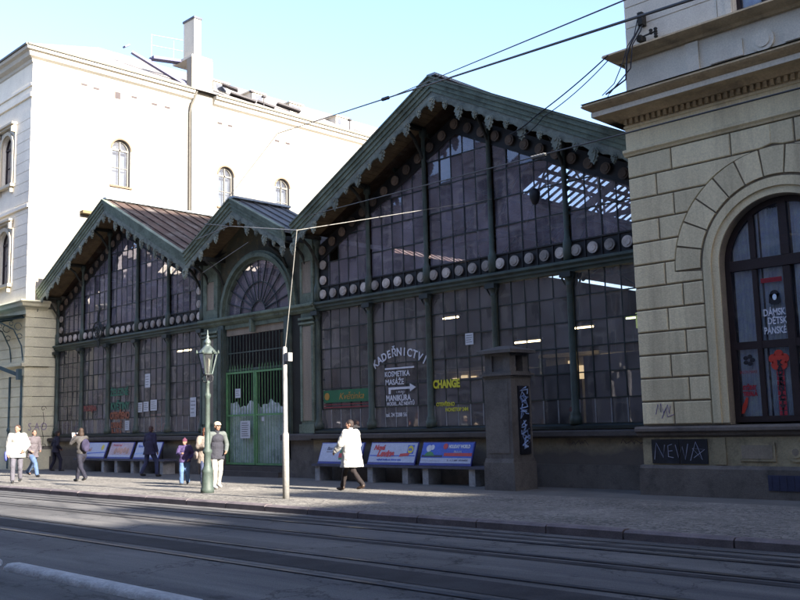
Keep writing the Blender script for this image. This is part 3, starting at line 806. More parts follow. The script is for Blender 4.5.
# wavy grey sheet tied behind the gate
g=MB(); n=60; vs=[];fs=[]
for i in range(n+1):
    x=-28.85+3.55*i/n; top=2.38+.10*sin(i*.33)+.05*sin(i*.9+1)-.25*max(0,1-abs(i-58)/8)*0
    for j in range(9):
        z=.25+(top-.25)*j/8; vs.append((x,.06+.025*sin(i*.8+j*.2)+.015*sin(i*1.9+j),z))
for i in range(n):
    for j in range(8): fs.append((i*9+j,(i+1)*9+j,(i+1)*9+j+1,i*9+j+1))
g.add(vs,fs,True)
finish(obj('tarpaulin', g, M('pale_grey_sheet',(.80,.84,.90),.8,.3,1.6,20,.4,stain=(.14,.15,.17),stain_amt=.8)),'pale grey sheet tied behind the lower half of the green gate','tarpaulin')
# wall seen through the gate
g=MB(); g.box(-30.3,-23.75,3.6,3.8,-.2,5.4); 
bk=finish(obj('inner_wall', g, creamin),'cream wall with dark lattice seen behind the gate','wall')
g=MB()
for i in range(9):
    x=-29.5+.75*i; g.box(x-.03,x+.03,3.54,3.599,2.5,5.2)
for z in (2.5,3.3,4.1,4.9): g.box(-29.6,-23.8,3.53,3.539,z-.03,z+.03)
obj('lattice', g, iron_d, bk)
g=MB(); g.box(-30.3,-23.75,3.6,3.8,5.401,9.4); obj('upper_wall', g, rearm, bk)
# notices on the gate
def paper(name,x0,x1,z0,z1,y,lab,cat='notice',group=None,lines=5,col=None,tilt=0):
    t=thing(name,((x0+x1)/2,y,z0),lab,cat,group)
    g=MB(); g.box(x0,x1,y-.006,y,z0,z1); obj('sheet', g, col or M('paper_'+name,(.62,.64,.70),.8,.08,5), t)
    if lines:
        g=MB(); h=(z1-z0)
        for i in range(lines):
            z=z1-h*(i+1)/(lines+1.2); e=random.uniform(.1,.35)
            g.box(x0+.12*(x1-x0),x1-e*(x1-x0),y-.009,y-.0062,z-.012*h/.3*.6,z+.006)
        obj('printing', g, black, t)
    return t
pmat=M('white_paper',(.66,.68,.74),.8,.08,5)
paper('notice',-27.92,-27.35,1.16,1.78,-.115,'large white notice on the left leaf of the green gate',col=pmat,lines=7)
paper('notice',-28.25,-27.92,2.62,2.95,-.115,'small white notice high on the left leaf of the green gate',col=pmat,lines=3)
paper('notice',-26.65,-26.53,1.75,1.9,-.115,'tiny white notice beside the middle bar on the right gate leaf',col=pmat,lines=0)

# ---------------------------------------------------------------- cream rusticated building, right
YF=-1.2; BX=-10.98; BR=4.6
rb=thing('rusticated_building',(-3,-1.2,-.2),'cream rusticated corner building with tall arched windows at the right','building')
wins=[-7.6,-3.9,-.2,3.0]
g=MB(); 
def wall_with_arches(g, x0,x1,z0,z1,y0,y1,wins,hw,zs,zb):
    """flat wall with arched openings of half width hw, springing zs, bottom zb"""
    edges=[x0]
    for c in wins: edges+=[c-hw,c+hw]
    edges.append(x1)
    for i in range(0,len(edges),2): g.box(edges[i],edges[i+1],y0,y1,z0,z1)
    for c in wins:
        if zb>z0: g.box(c-hw,c+hw,y0,y1,z0,zb)
        n=20
        for i in range(n):
            a=pi*i/n; b=pi*(i+1)/n
            xa,xb=c+hw*cos(a),c+hw*cos(b)
            g.prism([(xa,zs+hw*sin(a)),(xb,zs+hw*sin(b)),(xb,z1),(xa,z1)],y0,y1)
wins=[-7.6,-3.9,-.2]
wall_with_arches(g,BX,BR,1.36,8.45,YF,-.75,wins,1.33,4.76,1.36)
g.box(BX,BR,-.75,14,-.3,8.45) if 0 else None
g.box(BX,BX+.4,-.74,16,-.3,8.45); g.box(BX+.41,BR,15.6,16,-.3,8.45); g.box(BR-.4,BR,-.74,15.59,-.3,8.45)
obj('wall', g, joint, rb)
# rusticated blocks, courses of .52 m
g=MB(); CH=.52; z0=1.375
def blocked(x0,x1,z,zt):
    """clip a block away from arches and architraves"""
    return x0,x1
RO=2.365
def ring_hw(z):
    if z<4.76: return 1.73 if z<4.74 else RO
    h=z-4.76; return sqrt(RO*RO-h*h) if h<RO else 0.0
for row in range(12):
    za=z0+row*CH+.018; zb=z0+(row+1)*CH-.018
    if za<4.76<zb: zsplit=[(za,4.735),(4.76,zb)]
    else: zsplit=[(za,zb)]
    full = ring_hw(za)==0 or row<6
    zs_=[za+(zb-za)*k/8 for k in range(9)]
    bounds=[BX]+wins+[BR]
    for si in range(len(bounds)-1):
        a=bounds[si]; b=bounds[si+1]
        la = [(a+(ring_hw(z) if si>0 else 0)) for z in zs_]; rb_=[(b-(ring_hw(z) if si<len(bounds)-2 else 0)) for z in zs_]
        L_=min(rb_)-max(la)
        if si==0: cuts=[BX+(.78 if row%2==0 else 1.18)] if row<7 else [BX+(.70 if row%2==0 else 1.1)]
        else:
            n=max(1,round((sum(rb_)-sum(la))/9/1.3)); m0=sum(la)/9; m1=sum(rb_)/9
            cuts=[m0+(m1-m0)*(i+(.38 if row%2 else .62))/n for i in range(n)]
        if row>=10 and si==0: cuts=cuts+[BX+(2.0 if row%2==0 else 2.5)]
        cuts=[q for q in cuts if q-max(la)>.12 and min(rb_)-q>.12]
        edges=[la]+[[q+.016]*9 for q in cuts]; edger=[[q-.016]*9 for q in cuts]+[[q-.0 for q in rb_]]
        for l_,r_ in zip(edges,edger):
            pts=[(l_[k],zs_[k]) for k in range(9) if r_[k]-l_[k]>.03]; ptr=[(r_[k],zs_[k]) for k in range(9) if r_[k]-l_[k]>.03]
            if len(pts)<2: continue
            poly=pts+ptr[::-1]
            n_=len(poly); cx0=sum(p[0] for p in poly)/n_; cz0=sum(p[1] for p in poly)/n_
            w0=max(p[0] for p in poly)-min(p[0] for p in poly); h0=max(p[1] for p in poly)-min(p[1] for p in poly)
            ins_=[(cx0+(p[0]-cx0)*(1-.036/max(.1,w0)),cz0+(p[1]-cz0)*(1-.036/max(.1,h0))) for p in poly]
            g.add([(p[0],YF-.002,p[1]) for p in poly]+[(p[0],YF-.030,p[1]) for p in poly]+[(p[0],YF-.047,p[1]) for p in ins_],
                  [tuple(range(2*n_,3*n_))]+[(i,(i+1)%n_,(i+1)%n_+n_,i+n_) for i in range(n_)]+[(i+n_,(i+1)%n_+n_,(i+1)%n_+2*n_,i+2*n_) for i in range(n_)])
# stones filling beside the ring top follow the extrados
obj('rusticated_blocks', g, stone_r, rb)
for c in wins:
    g=MB(); n=13
    for i in range(n):
        a=pi*i/n+.0095; b=pi*(i+1)/n-.0095; m_=5
        g.arcband(c,4.76,1.76,2.34,a,b,YF-.05,YF-.002,m_)
    vs=obj('voussoirs', g, stone_r, rb)
    g=MB()
    for (ra,rb_,y) in ((1.34,1.50,-.03),(1.5,1.60,-.075),(1.60,1.70,-.045)):
        g.arcband(c,4.76,ra,rb_-.002,0,pi,YF+y,YF-.001,32)
        for sg in (-1,1): g.box(c+sg*ra,c+sg*(rb_-.002),YF+y,YF-.001,1.40,4.758)
    obj('architrave', g, stone_r, rb)
    # window
    g=MB(); y0,y1=-.98,-.90; W=1.31
    g.arcband(c,4.76,1.2,1.32,0,pi,y0,y1,28)
    for sg in (-1,1): g.box(c+sg*1.2,c+sg*1.32,y0,y1,1.40,4.76)
    g.box(c-1.2,c+1.2,y0-.03,y1,4.62,4.84); g.box(c-1.2,c+1.2,y0,y1,1.40,1.52); g.box(c-1.2,c+1.2,y0,y1,2.93,3.09)
    for x,hw_ in ((-.68,.05),(0,.075),(.68,.05)): 
        g.box(c+x-hw_,c+x+hw_,y0-.01,y1,1.52,4.61)
        g.box(c+x-hw_*1.15,c+x+hw_*1.15,y0-.01,y1,4.85,4.76+sqrt(1.25**2-x**2))
    wf=obj('window', g, winf, rb)
    g=MB()
    for (a,b) in ((-1.2,-.73),(-.63,-.075),(.075,.63),(.73,1.2)):
        for (p,q) in ((1.52,2.93),(3.09,4.62)):
            t=random.gauss(0,.006); g.quad((c+a,-.93-t,p),(c+b,-.93+t,p),(c+b,-.93+t,q),(c+a,-.93-t,q))
    for (a,b) in ((-1.2,-.74),(-.62,-.09),(.09,.62),(.74,1.2)):
        t=random.gauss(.0,.01)
        def hz(x): return 4.76+sqrt(max(0,1.24**2-x*x))
        xs=[a+(b-a)*i/8 for i in range(9)]
        g.add([(c+x,-.93+t*(x-a),4.84) for x in xs]+[(c+x,-.93+t*(x-a),max(4.841,hz(x))) for x in xs],[(i,i+1,i+10,i+9) for i in range(8)])
    obj('pane', g, glass_r, wf, False)
    # curtains in the side lights
    g=MB()
    for (a,b,z_0,z_1) in ((-1.2,-.60,1.5,6.0),(-.56,-.02,1.5,5.9),(.1,1.2,1.5,6.0)):
        n=70; vs_=[];fs=[]
        for i in range(n+1):
            x=a+(b-a)*i/n; yy=-.80+.03*sin(i*.8)+.02*sin(i*2.1)
            zt=min(z_1,4.76+sqrt(max(.01,1.3**2-x*x)))
            vs_+= [(c+x,yy,z_0),(c+x,yy,zt)]
        for i in range(n): fs.append((2*i,2*i+2,2*i+3,2*i+1))
        g.add(vs_,fs,True)
    obj('curtain', g, curtain, wf)
g=MB(); g.box(BX+.45,BR-.45,2.2,2.3,-.2,8.4); g.box(BX+.45,BR-.45,-.7,2.2,8.3,8.4); obj('inner_wall', g, darkin, rb)
# plinth, ledge, panels
g=MB(); g.box(BX-.10,BR,YF-.16,-.74,-.4,.43); g.prismx([(YF-.16,.431),(-.74,.431),(-.74,.50),(YF-.10,.50)],BX-.08,BR); obj('plinth', g, plinth_r, rb)
g=MB(); g.box(BX-.03,BR,YF-.05,-.74,.501,1.10)
for (a,b) in ((-8.75,-8.0),(-7.15,-6.35)):
    g.box(a,b,YF-.085,YF-.051,.60,.98); 
g.disc((-7.58,.79),.20,YF-.09,YF-.051,24); g.disc((-7.58,.79),.12,YF-.11,YF-.0901,20)
g.box(-9.32,-9.05,YF-.075,YF-.051,.52,1.09)
obj('panel_band', g, M('stained_panel_band',(.42,.35,.22),.9,.3,1.2,25,.2,stain=(.06,.05,.045),stain_amt=.85), rb)
g=MB(); g.box(-8.7,-8.05,YF-.095,YF-.0851,.65,.93); g.disc((-7.58,.79),.07,YF-.115,YF-.1101,14); obj('sunk_panel', g, joint, rb)
g=MB(); g.prismx([(YF-.05,1.101),(-.74,1.101),(-.74,1.365),(YF-.16,1.34),(YF-.2,1.30),(YF-.2,1.24),(YF-.12,1.2),(YF-.12,1.15)],BX-.14,BR); obj('sill_course', g, M('sooty_sill_course',(.17,.14,.12),.8,.35,1.6,25,.25,stain=(.04,.035,.035),stain_amt=.8), rb)
# string course, frieze, dentils, main cornice
g=MB(); g.prismx([(YF-.05,7.63),(-.74,7.63),(-.74,7.80),(YF-.05,7.80),(YF-.12,7.77),(YF-.12,7.71),(YF-.07,7.67)],BX-.08,BR)
g.box(BX-.02,BR,YF-.04,-.74,7.801,8.30); g.box(BX-.04,BR,YF-.07,-.74,8.301,8.36)
obj('string_course', g, stone_r, rb)
g=MB(); x=BX+.02
while x<BR-.1: g.box(x,x+.075,YF-.15,YF-.01,8.375,8.50); x+=.145
obj('dentils', g, corn, rb)
g=MB(); P=[(YF-.06,8.361),(-.74,8.361),(-.74,8.95),(YF-.72,8.92),(YF-.76,8.86),(YF-.72,8.82),(YF-.60,8.75),(YF-.57,8.73),(YF-.57,8.60),(YF-.30,8.60),(YF-.22,8.56),(YF-.18,8.505),(YF-.06,8.505)]
x=BX-.0
g.prismx(P,BX,BR)
# return of the cornice round the corner
vs=[];fs=[]
for (y,z) in P[2:]: 
    d=YF-y if y<YF else 0
    vs+= [(BX-max(0,d),y if y<-.74 else -.74,z),(BX-max(0,d),12,z),(BX,y if y<-.74 else -.74,z)]
m=len(P[2:])
for i in range(m-1): fs+=[(3*i,3*i+3,3*i+4,3*i+1),(3*i,3*i+2,3*i+5,3*i+3)]
g.add(vs,fs)
obj('cornice', g, corn, rb)
g=MB(); g.box(BX-.575,BR,YF-.585,YF-.5701,8.605,8.72); g.box(BX-.585,BX-.5701,YF-.585,12,8.605,8.72); obj('cornice_fascia', g, stone_u, rb)
g=MB(); g.quad((BX-.76,YF-.76,8.93),(BR,YF-.76,8.93),(BR,-.7,8.99),(BX-.0,-.7,8.99)); g.quad((BX-.76,YF-.76,8.93),(BX,-.7,8.99),(BX,12,8.99),(BX-.76,12,8.93)); obj('cornice_flashing', g, iron_d, rb)
# attic band with panels and roundels
g=MB(); g.box(BX+.05,BR,YF+.0,-.6,8.97,9.90)
for c in wins:
    g.box(c-1.75,c-1.45,YF-.06,YF-.001,9.02,9.88); g.box(c+1.45,c+1.75,YF-.06,YF-.001,9.02,9.88)
    g.box(c-1.2,c-.45,YF-.04,YF-.001,9.25,9.62); g.box(c+.45,c+1.2,YF-.04,YF-.001,9.25,9.62)
    g.disc((c,9.43),.24,YF-.06,YF-.001,24); g.disc((c,9.43),.15,YF-.08,YF-.0601,20)
obj('attic_band', g, stone_u, rb)
g=MB(); P=[(YF-.02,9.901),(-.6,9.901),(-.6,10.16),(YF-.34,10.13),(YF-.36,10.08),(YF-.30,10.04),(YF-.22,10.0),(YF-.12,9.97),(YF-.08,9.91)]
g.prismx(P,BX+.0,BR)
vs=[];fs=[]
for (y,z) in P[2:]:
    d=max(0,YF-y); yy=min(y,-.6); vs+=[(BX-d,yy,z),(BX-d,12,z),(BX,yy,z)]
for i in range(len(P)-3): fs+=[(3*i,3*i+3,3*i+4,3*i+1),(3*i,3*i+2,3*i+5,3*i+3)]
g.add(vs,fs); obj('upper_cornice', g, corn, rb)
# upper storeys
g=MB(); ZT=19.0
def wall_rect(g,x0,x1,z0,z1,y0,y1,wins,hw,rows):
    e=[x0]
    for c in wins: e+=[c-hw,c+hw]
    e.append(x1)
    for i in range(0,len(e),2): g.box(e[i],e[i+1],y0,y1,z0,z1)
    for c in wins:
        z=z0
        for (a,b) in rows: g.box(c-hw,c+hw,y0,y1,z,a); z=b
        g.box(c-hw,c+hw,y0,y1,z,z1)
rows=[(10.22,12.6),(14.2,16.4)]
wall_rect(g,BX+.12,BR,10.161,ZT,YF+.02,-.6,wins,.62,rows)
g.box(BX+.12,BX+.5,-.6,16,8.9,ZT); g.box(BX+.5,BR,15.6,16,8.9,ZT); g.box(BR-.4,BR,-.6,15.6,8.9,ZT)
for i in range(16):   # fine horizontal rustication
    za=10.22+i*.52
    e=[BX+.12]
    for c in wins: e+=[c-.98,c+.98]
    e.append(BR)
    for k in range(0,len(e),2): g.box(e[k],e[k+1],YF+.0,YF+.019,za+.012,za+.508)
obj('upper_wall', g, stone_u, rb)
for c in wins:
    for (a,b) in rows:
        g=MB()
        for sg in (-1,1):
            g.box(c+sg*.63,c+sg*.76,YF-.05,YF-.001,a-.05,b+.1); g.box(c+sg*.77,c+sg*.95,YF-.02,YF-.001,a-.05,b+.2)
        g.box(c-1.0,c+1.0,YF-.16,YF-.001,b+.21,b+.36); g.box(c-.8,c+.8,YF-.1,YF-.001,b+.361,b+.5)
        obj('window_surround', g, stone_u, rb)
        g=MB(); 
        for sg in (-1,1): g.box(c+sg*.54,c+sg*.62,-.98,-.88,a,b)
        g.box(c-.06,c+.06,-1.0,-.88,a,b); g.box(c-.54,c+.54,-.98,-.88,a,a+.07); g.box(c-.54,c+.54,-.98,-.88,b-.7,b-.6); g.box(c-.54,c+.54,-.98,-.88,b-.08,b)
        wf=obj('window', g, winf, rb)
        g=MB(); g.quad((c-.54,-.92,a),(c+.54,-.92,a),(c+.54,-.92,b),(c-.54,-.92,b)); obj('pane', g, glass_r, wf, False)
        g=MB(); g.box(c-.6,c+.6,-.7,-.66,a,b); obj('curtain', g, curtain, wf)
g=MB(); g.prismx([(YF-.5,ZT),(16,ZT),(16,ZT+.3),(8,ZT+3.0),(YF-.5,ZT+.3)],BX-.3,BR); obj('roof', g, roofm, rb)
# black painted board with scrawl
t=thing('painted_board',(-10.1,YF-.06,.5),'black board with white scrawled graffiti low on the cream rusticated building','board')
g=MB(); g.box(-10.78,-10.12,YF-.08,YF-.051,.53,1.06); g.box(-10.10,-9.46,YF-.08,YF-.051,.53,1.06); obj('board', g, black, t)
def scribble(mb,x,z,w_,h,y,n,seed,r=.008):
    rn=random.Random(seed); pts=[]
    for i in range(n): pts.append((x+w_*i/n+rn.uniform(-.04,.04), y, z+(h*.5 if i%2 else -h*.5)*rn.uniform(.35,1)))
    mb.tube(pts,r,5); return mb
chalk=M('chalk_paint',(.42,.45,.60),.8,.2,3,bump=0); purp=M('purple_paint',(.22,.14,.42),.8,.2,3,bump=0)
g=MB(); 
g.tube([(-10.72,YF-.083,.62),(-10.66,YF-.083,.98),(-10.5,YF-.083,.66),(-10.46,YF-.083,.94)],.009,5)
g.tube([(-10.28,YF-.083,.95),(-10.38,YF-.083,.92),(-10.38,YF-.083,.68),(-10.26,YF-.083,.66)],.009,5)
g.tube([(-10.38,YF-.083,.80),(-10.28,YF-.083,.81)],.009,5)
g.tube([(-10.20,YF-.083,.94),(-10.14,YF-.083,.66),(-10.04,YF-.083,.9),(-9.98,YF-.083,.62),(-9.9,YF-.083,.96)],.009,5)
g.tube([(-9.86,YF-.083,.60),(-9.72,YF-.083,1.0),(-9.58,YF-.083,.62),(-9.8,YF-.083,.86),(-9.52,YF-.083,.84),(-9.78,YF-.083,.66)],.009,5)
obj('graffiti', g, chalk, t)
g=MB(); scribble(g,-10.62,1.72,.38,.3,YF-.05,8,3,.008); g.tube([(-10.5,YF-.052,1.52),(-10.38,YF-.052,1.75),(-10.36,YF-.052,1.55),(-10.2,YF-.052,1.60)],.008,5)
finish(obj('graffiti', g, purp),'purple scrawled tag on the lowest cream block at the corner','graffiti')
g=MB(); g.box(-8.15,-6.0,YF-.18,YF-.161,.02,.33)
for i in range(14): g.box(-8.1+i*.15,-8.1+i*.15+.03,YF-.19,YF-.1801,.04,.31)
finish(obj('cellar_grating', g, M('blue_black_grating',(.03,.035,.08),.6,.3,4)),'dark blue cellar grating in the granite base under the arched window','grating')
# ---- shop signs in the arched window
red=M('red_lettering',(.62,.05,.03),.6,.1,5,bump=0); dred=M('dark_red_lettering',(.40,.03,.05),.6,.1,5,bump=0); whl=M('white_lettering',(.75,.76,.85),.6,.08,5,bump=0); blk=M('black_lettering',(.02,.02,.03),.6,.1,5,bump=0)
yel=M('yellow_lettering',(.70,.66,.05),.6,.1,5,bump=0)
t=thing('window_sign',(-7.6,-.955,3.2),'white DÁMSKÉ DĚTSKÉ lettering with a hairstyle portrait in the arched window','sign')
g=MB(); text_mesh('DÁMSKÉ',.20,-8.16,3.60,-.962,g,bold=.006,sx=.70); text_mesh('DĚTSKÉ',.20,-8.08,3.42,-.962,g,bold=.006,sx=.66); text_mesh('PÁNSKÉ',.20,-8.17,3.22,-.962,g,bold=.006,sx=.66); obj('lettering', g, whl, t)
g=MB(); g.box(-8.17,-7.72,-.952,-.9505,4.30,4.40); text_mesh('KADEŘNICTVÍ',.09,-8.16,4.32,-.957,g,sx=.75); obj('red_heading', g, dred, t)
g=MB(); g.disc((-7.90,4.03),.10,-.957,-.953,16); g.prism([(-8.01,4.05),(-8.03,3.87),(-7.98,3.83),(-7.82,3.83),(-7.78,3.87),(-7.79,4.05)],-.957,-.953); obj('hair', g, blk, t)
g=MB(); g.ell((-7.90,-.959,3.98),(.045,.003,.065),12,8); obj('face', g, curtain, t)
t=thing('window_sign',(-7.9,-.955,1.6),'red flower with black lettering running down the second lower light of the arched window','sign')
g=MB()
for i in range(5):
    a=2*pi*i/5+.3; g.disc((-7.91+.12*cos(a),2.66+.12*sin(a)),.10,-.958,-.953,14)
g.disc((-7.91,2.66),.13,-.9585,-.953,14)
obj('flower', g, red, t)
g=MB()
for i,ch in enumerate('KADEŘNICTVÍ'):
    text_mesh(ch,.15,-7.90,2.56-i*.102,-.962,g,align='CENTER',bold=.008)
obj('lettering', g, blk, t)
g=MB()
for i in range(1,11): g.box(-7.98,-7.82,-.957,-.953,2.545-i*.102,2.545-i*.102+.09)
obj('letter_backing', g, dred, t)
t=thing('window_sign',(-8.6,-.955,1.6),'black flower above two short red lines in the lower left light of the arched window','sign')
g=MB()
for i in range(5):
    a=2*pi*i/5; g.ell((-8.55+.08*cos(a),-.957,2.70+.08*sin(a)),(.055,.003,.045),10,6)
obj('flower', g, blk, t)
g=MB(); text_mesh('STŘIHY',.12,-8.72,2.08,-.957,g,bold=.01,sx=.72); text_mesh('TRVALÁ',.12,-8.72,1.95,-.957,g,bold=.01,sx=.68); text_mesh('SALON MARIE',.09,-8.77,2.42,-.957,g,sx=.68); obj('lettering', g, dred, t)
g=MB(); g.prism([(-8.79,1.58),(-8.73,1.58),(-8.66,1.72),(-8.62,1.90),(-8.66,1.93),(-8.70,1.86),(-8.76,1.74)],-.958,-.953); obj('red_figure', g, red, t)
# cables and insulators on the corner
t=thing('cable_bracket',(-10.3,YF-.1,9.0),'black cables and insulators running over the upper corner of the cream building','cable bracket')
g=MB(); 
g.tube([(-10.36,YF-.12,10.95),(-10.42,YF-.14,10.6),(-10.52,YF-.40,10.15),(-10.62,YF-.42,9.9),(-10.75,YF-.30,9.4),(-11.0,YF-.8,8.98)],.022,6)
g.tube([(-10.30,YF-.12,10.8),(-10.36,YF-.18,10.5),(-10.46,YF-.42,10.12),(-10.58,YF-.36,9.6),(-10.9,YF-.8,8.98)],.016,6)
g.tube([(-10.42,YF-.1,11.0),(-10.50,YF-.25,10.4),(-10.6,YF-.42,10.12),(-10.72,YF-.42,9.8),(-10.95,YF-.5,9.3),(-11.1,YF-.8,8.98)],.012,6)
obj('cable', g, wirem, t)
g=MB(); g.box(-10.42,-10.30,YF-.2,YF,10.65,10.95); g.box(-10.45,-10.33,YF-.24,YF,10.25,10.38)
g.beam((-10.4,YF-.15,10.35),(-9.98,YF-.15,10.38),.03,.03)
for (x,z) in ((-10.0,10.30),(-10.0,10.42),(-10.12,10.42)): g.lathe((x,YF-.15,z-.07),[(0,0),(.035,0),(.05,.03),(.03,.06),(.05,.09),(.03,.12),(0,.12)],8)
obj('insulator', g, drkwd, t)

# ---------------------------------------------------------------- white building, left
LX=-42.95; LY=-1.56; LZ=20.15
lb=thing('white_corner_building',(-50,5,-.1),'tall white building with sunlit side wall rising behind the left hall','building')
g=MB()
# side wall with arched openings (x = LX plane): build as (y,z) pieces
sw=[(3.2,14.05,.5),(9.72,13.9,.5),(13.78,13.8,.5)]
def side_wall(g,y0,y1,z0,z1,wn,hw,zb,zs,x0=LX-.4,x1=LX):
    e=[y0]
    for c in wn: e+=[c-hw,c+hw]
    e.append(y1)
    for i in range(0,len(e),2): g.box(x0,x1,e[i],e[i+1],z0,z1)
    for c in wn:
        g.box(x0,x1,c-hw,c+hw,z0,zb); n=14
        for i in range(n):
            a=pi*i/n; b=pi*(i+1)/n; ya,yb=c+hw*cos(a),c+hw*cos(b)
            g.prismx([(ya,zs+hw*sin(a)),(yb,zs+hw*sin(b)),(yb,z1),(ya,z1)],x0,x1)
side_wall(g,LY+.41,7.35,7.75,LZ-.55,[3.2],.52,14.05,16.0)
side_wall(g,8.75,32,7.75,LZ-.55,[9.72,13.78,17.9,22,26],.52,13.9,15.75)
g.box(LX-.4,LX,LY+.41,32,-.3,7.75)
g.box(LX-.4,LX+.12,7.36,8.74,7.7,22.2)
g.box(LX-14,LX-.41,31.6,32,-.3,LZ-.5)
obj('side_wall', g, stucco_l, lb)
fw_=[-45.62,-49.2,-52.8]
g=MB(); 
e=[-57.0]
for c in reversed(fw_): e+=[c-.6,c+.6]
e.append(LX)
zrows=[(8.75,10.85,.0),(13.75,15.75,.6)]
for i in range(0,len(e),2): g.box(e[i],e[i+1],LY,LY+.4,7.75,LZ-.55)
for c in fw_:
    g.box(c-.6,c+.6,LY,LY+.4,7.75,8.75); g.box(c-.6,c+.6,LY,LY+.4,11.45,13.75)
    for zs in (10.85,15.75):
        zt=11.45 if zs<12 else LZ-.55
        for i in range(14):
            a=pi*i/14; b=pi*(i+1)/14; xa,xb=c+.6*cos(a),c+.6*cos(b)
            g.prism([(xa,zs+.6*sin(a)),(xb,zs+.6*sin(b)),(xb,zt),(xa,zt)],LY,LY+.4)
# shallow courses
for i in range(20):
    za=7.85+i*.52
    if za>17.2: break
    ee=[-57.0]
    for c in reversed(fw_): ee+=[c-1.0,c+1.0]
    ee.append(LX)
    for k in range(0,len(ee),2): g.box(ee[k],ee[k+1],LY-.02,LY-.001,za+.012,za+.508)
g.box(-57,LX+.03,LY-.09,LY-.001,17.75,17.95); g.box(-57,LX+.03,LY-.07,LY-.001,18.3,18.42); g.box(-57,LX+.03,LY-.12,LY-.021,12.25,12.4)
obj('front_wall', g, stucco_f, lb)
g=MB()
for c in fw_:
    for (zb,zs) in ((8.75,10.85),(13.75,15.75)):
        g.arcband(c,zs,.62,.80,0,pi,LY-.1,LY-.021,18)
        for sg in (-1,1): g.box(c+sg*.62,c+sg*.80,LY-.1,LY-.021,zb,zs); g.box(c+sg*.82,c+sg*1.0,LY-.06,LY-.021,zb,zs+.9)
        g.box(c-1.05,c+1.05,LY-.28,LY-.021,zs+1.0,zs+1.1); g.box(c-1.0,c+1.0,LY-.18,LY-.021,zs+.9,zs+.999)
        g.box(c-.95,c+.95,LY-.22,LY-.021,zb-.14,zb-.001)
        for sg in (-1,1): g.box(c+sg*.9-.08,c+sg*.9+.08,LY-.25,LY-.021,zs+.62,zs+.899); g.box(c+sg*.7-.08,c+sg*.7+.08,LY-.16,LY-.021,zb-.4,zb-.141)
obj('window_surround', g, M('warm_window_surround',(.62,.55,.42),.8,.15,2), lb)
blindm=M('sunlit_blind',(.11,.12,.15),.9,.3,2)
def arched_window(c, zb, zs, hw, plane, parent, frm, pm, back):
    g=MB()
    def bx(a0,a1,d0,d1,z0,z1):
        if plane=='x': g.box(LX-d1,LX-d0,a0,a1,z0,z1)
        else: g.box(a0,a1,LY+d0,LY+d1,z0,z1)
    for sg in (-1,1): bx(*(sorted((c+sg*hw,c+sg*(hw-.07)))),.16,.24,zb,zs)
    bx(c-.035,c+.035,.15,.24,zb,zs+hw-.05); bx(c-hw,c+hw,.15,.24,zs-.06,zs+.04); bx(c-hw,c+hw,.16,.24,zb,zb+.08); bx(c-hw,c+hw,.17,.23,zb+(zs-zb)*.5,zb+(zs-zb)*.5+.04)
    if plane=='y': g.arcband(c,zs,hw-.07,hw,0,pi,LY+.16,LY+.24,14)
    else:
        b=MB(); b.arcband(c,zs,hw-.07,hw,0,pi,.16,.24,14); g.add([(LX-y,x,z) for (x,y,z) in b.v], b.f)
    f=obj('window', g, frm, parent)
    g=MB(); n=12; pts=[(c-hw,zb),(c+hw,zb)]+[(c+hw*cos(pi*i/n),zs+hw*sin(pi*i/n)) for i in range(n+1)]
    q=[(LX-.2,a,z) if plane=='x' else (a,LY+.2,z) for a,z in pts]
    g.add(q,[tuple(range(len(q)))]); obj('pane', g, pm, f, False)
    g=MB(); 
    if plane=='x': g.box(LX-.5,LX-.45,c-hw-.1,c+hw+.1,zb-.1,zs+hw+.1)
    else: g.box(c-hw-.1,c+hw+.1,LY+.45,LY+.5,zb-.1,zs+hw+.1)
    obj('blind', g, back, f)
for (y,zb) in ((3.2,14.05),): arched_window(y,zb,16.0,.5,'x',lb,winw,glass_c,blindm)
for y in (9.72,13.78,17.9): arched_window(y,13.9,15.75,.5,'x',lb,winw,glass_c,blindm)
for c in fw_:
    arched_window(c,8.75,10.85,.58,'y',lb,winf,glass_r,darkin); arched_window(c,13.75,15.75,.58,'y',lb,winf,glass_r,darkin)
# warm arch rims and vents on the sunlit side
g=MB()
for (y,zs) in ((3.2,16.0),(9.72,15.75),(13.78,15.75),(17.9,15.75)):
    b=MB(); b.arcband(y,zs,.525,.60,0,pi,-.03,-.001,16); b.box(y-.62,y+.62,-.07,-.001,(14.05 if y<4 else 13.9)-.09,(14.05 if y<4 else 13.9)-.001)
    g.add([(LX-yy,x,z) for (x,yy,z) in b.v], b.f)
obj('window_rim', g, M('sandstone_rim',(.17,.12,.08),.8,.2,3), lb)
g=MB()
for (y,z) in ((1.1,18.95),(1.75,18.9),(3.9,18.95),(5.1,18.85),(5.9,18.85),(9.3,18.7),(10.0,18.7),(13.4,18.5),(14.2,18.5)): g.box(LX-.01,LX+.012,y-.16,y+.16,z,z+.1)
g.box(LX-.01,LX+.015,2.8,3.1,18.7,19.05)
obj('wall_vent', g, winf, lb)
# ground-floor front and side courses, cornice
g=MB()
g.box(-57,LX,LY,LY+.4,-.3,7.3)
for i in range(14):
    za=.9+i*.465
    if za>7.1: break
    g.box(-57,LX-.0,LY-.03,LY-.001,za+.015,za+.45)
    g.box(LX+.001,LX+.03,LY-.03,-.10,za+.015,za+.45)
g.box(-57,LX+.06,LY-.06,LY-.031,4.72,4.82); g.prismx([(LY-.2,4.66),(LY-.031,4.6),(LY-.031,4.8),(LY-.2,4.76)],-57,LX+.12); g.box(LX+.031,LX+.14,LY-.2,-.45,4.64,4.76)
g.box(-57,LX+.04,LY-.05,-.12,-.35,.75)
obj('ground_floor', g, stucco_g, lb)
g=MB(); g.prismx([(LY-.03,7.3),(LY+.4,7.3),(LY+.4,7.78),(LY-.42,7.74),(LY-.45,7.66),(LY-.35,7.58),(LY-.3,7.46),(LY-.1,7.40)],-57,LX)
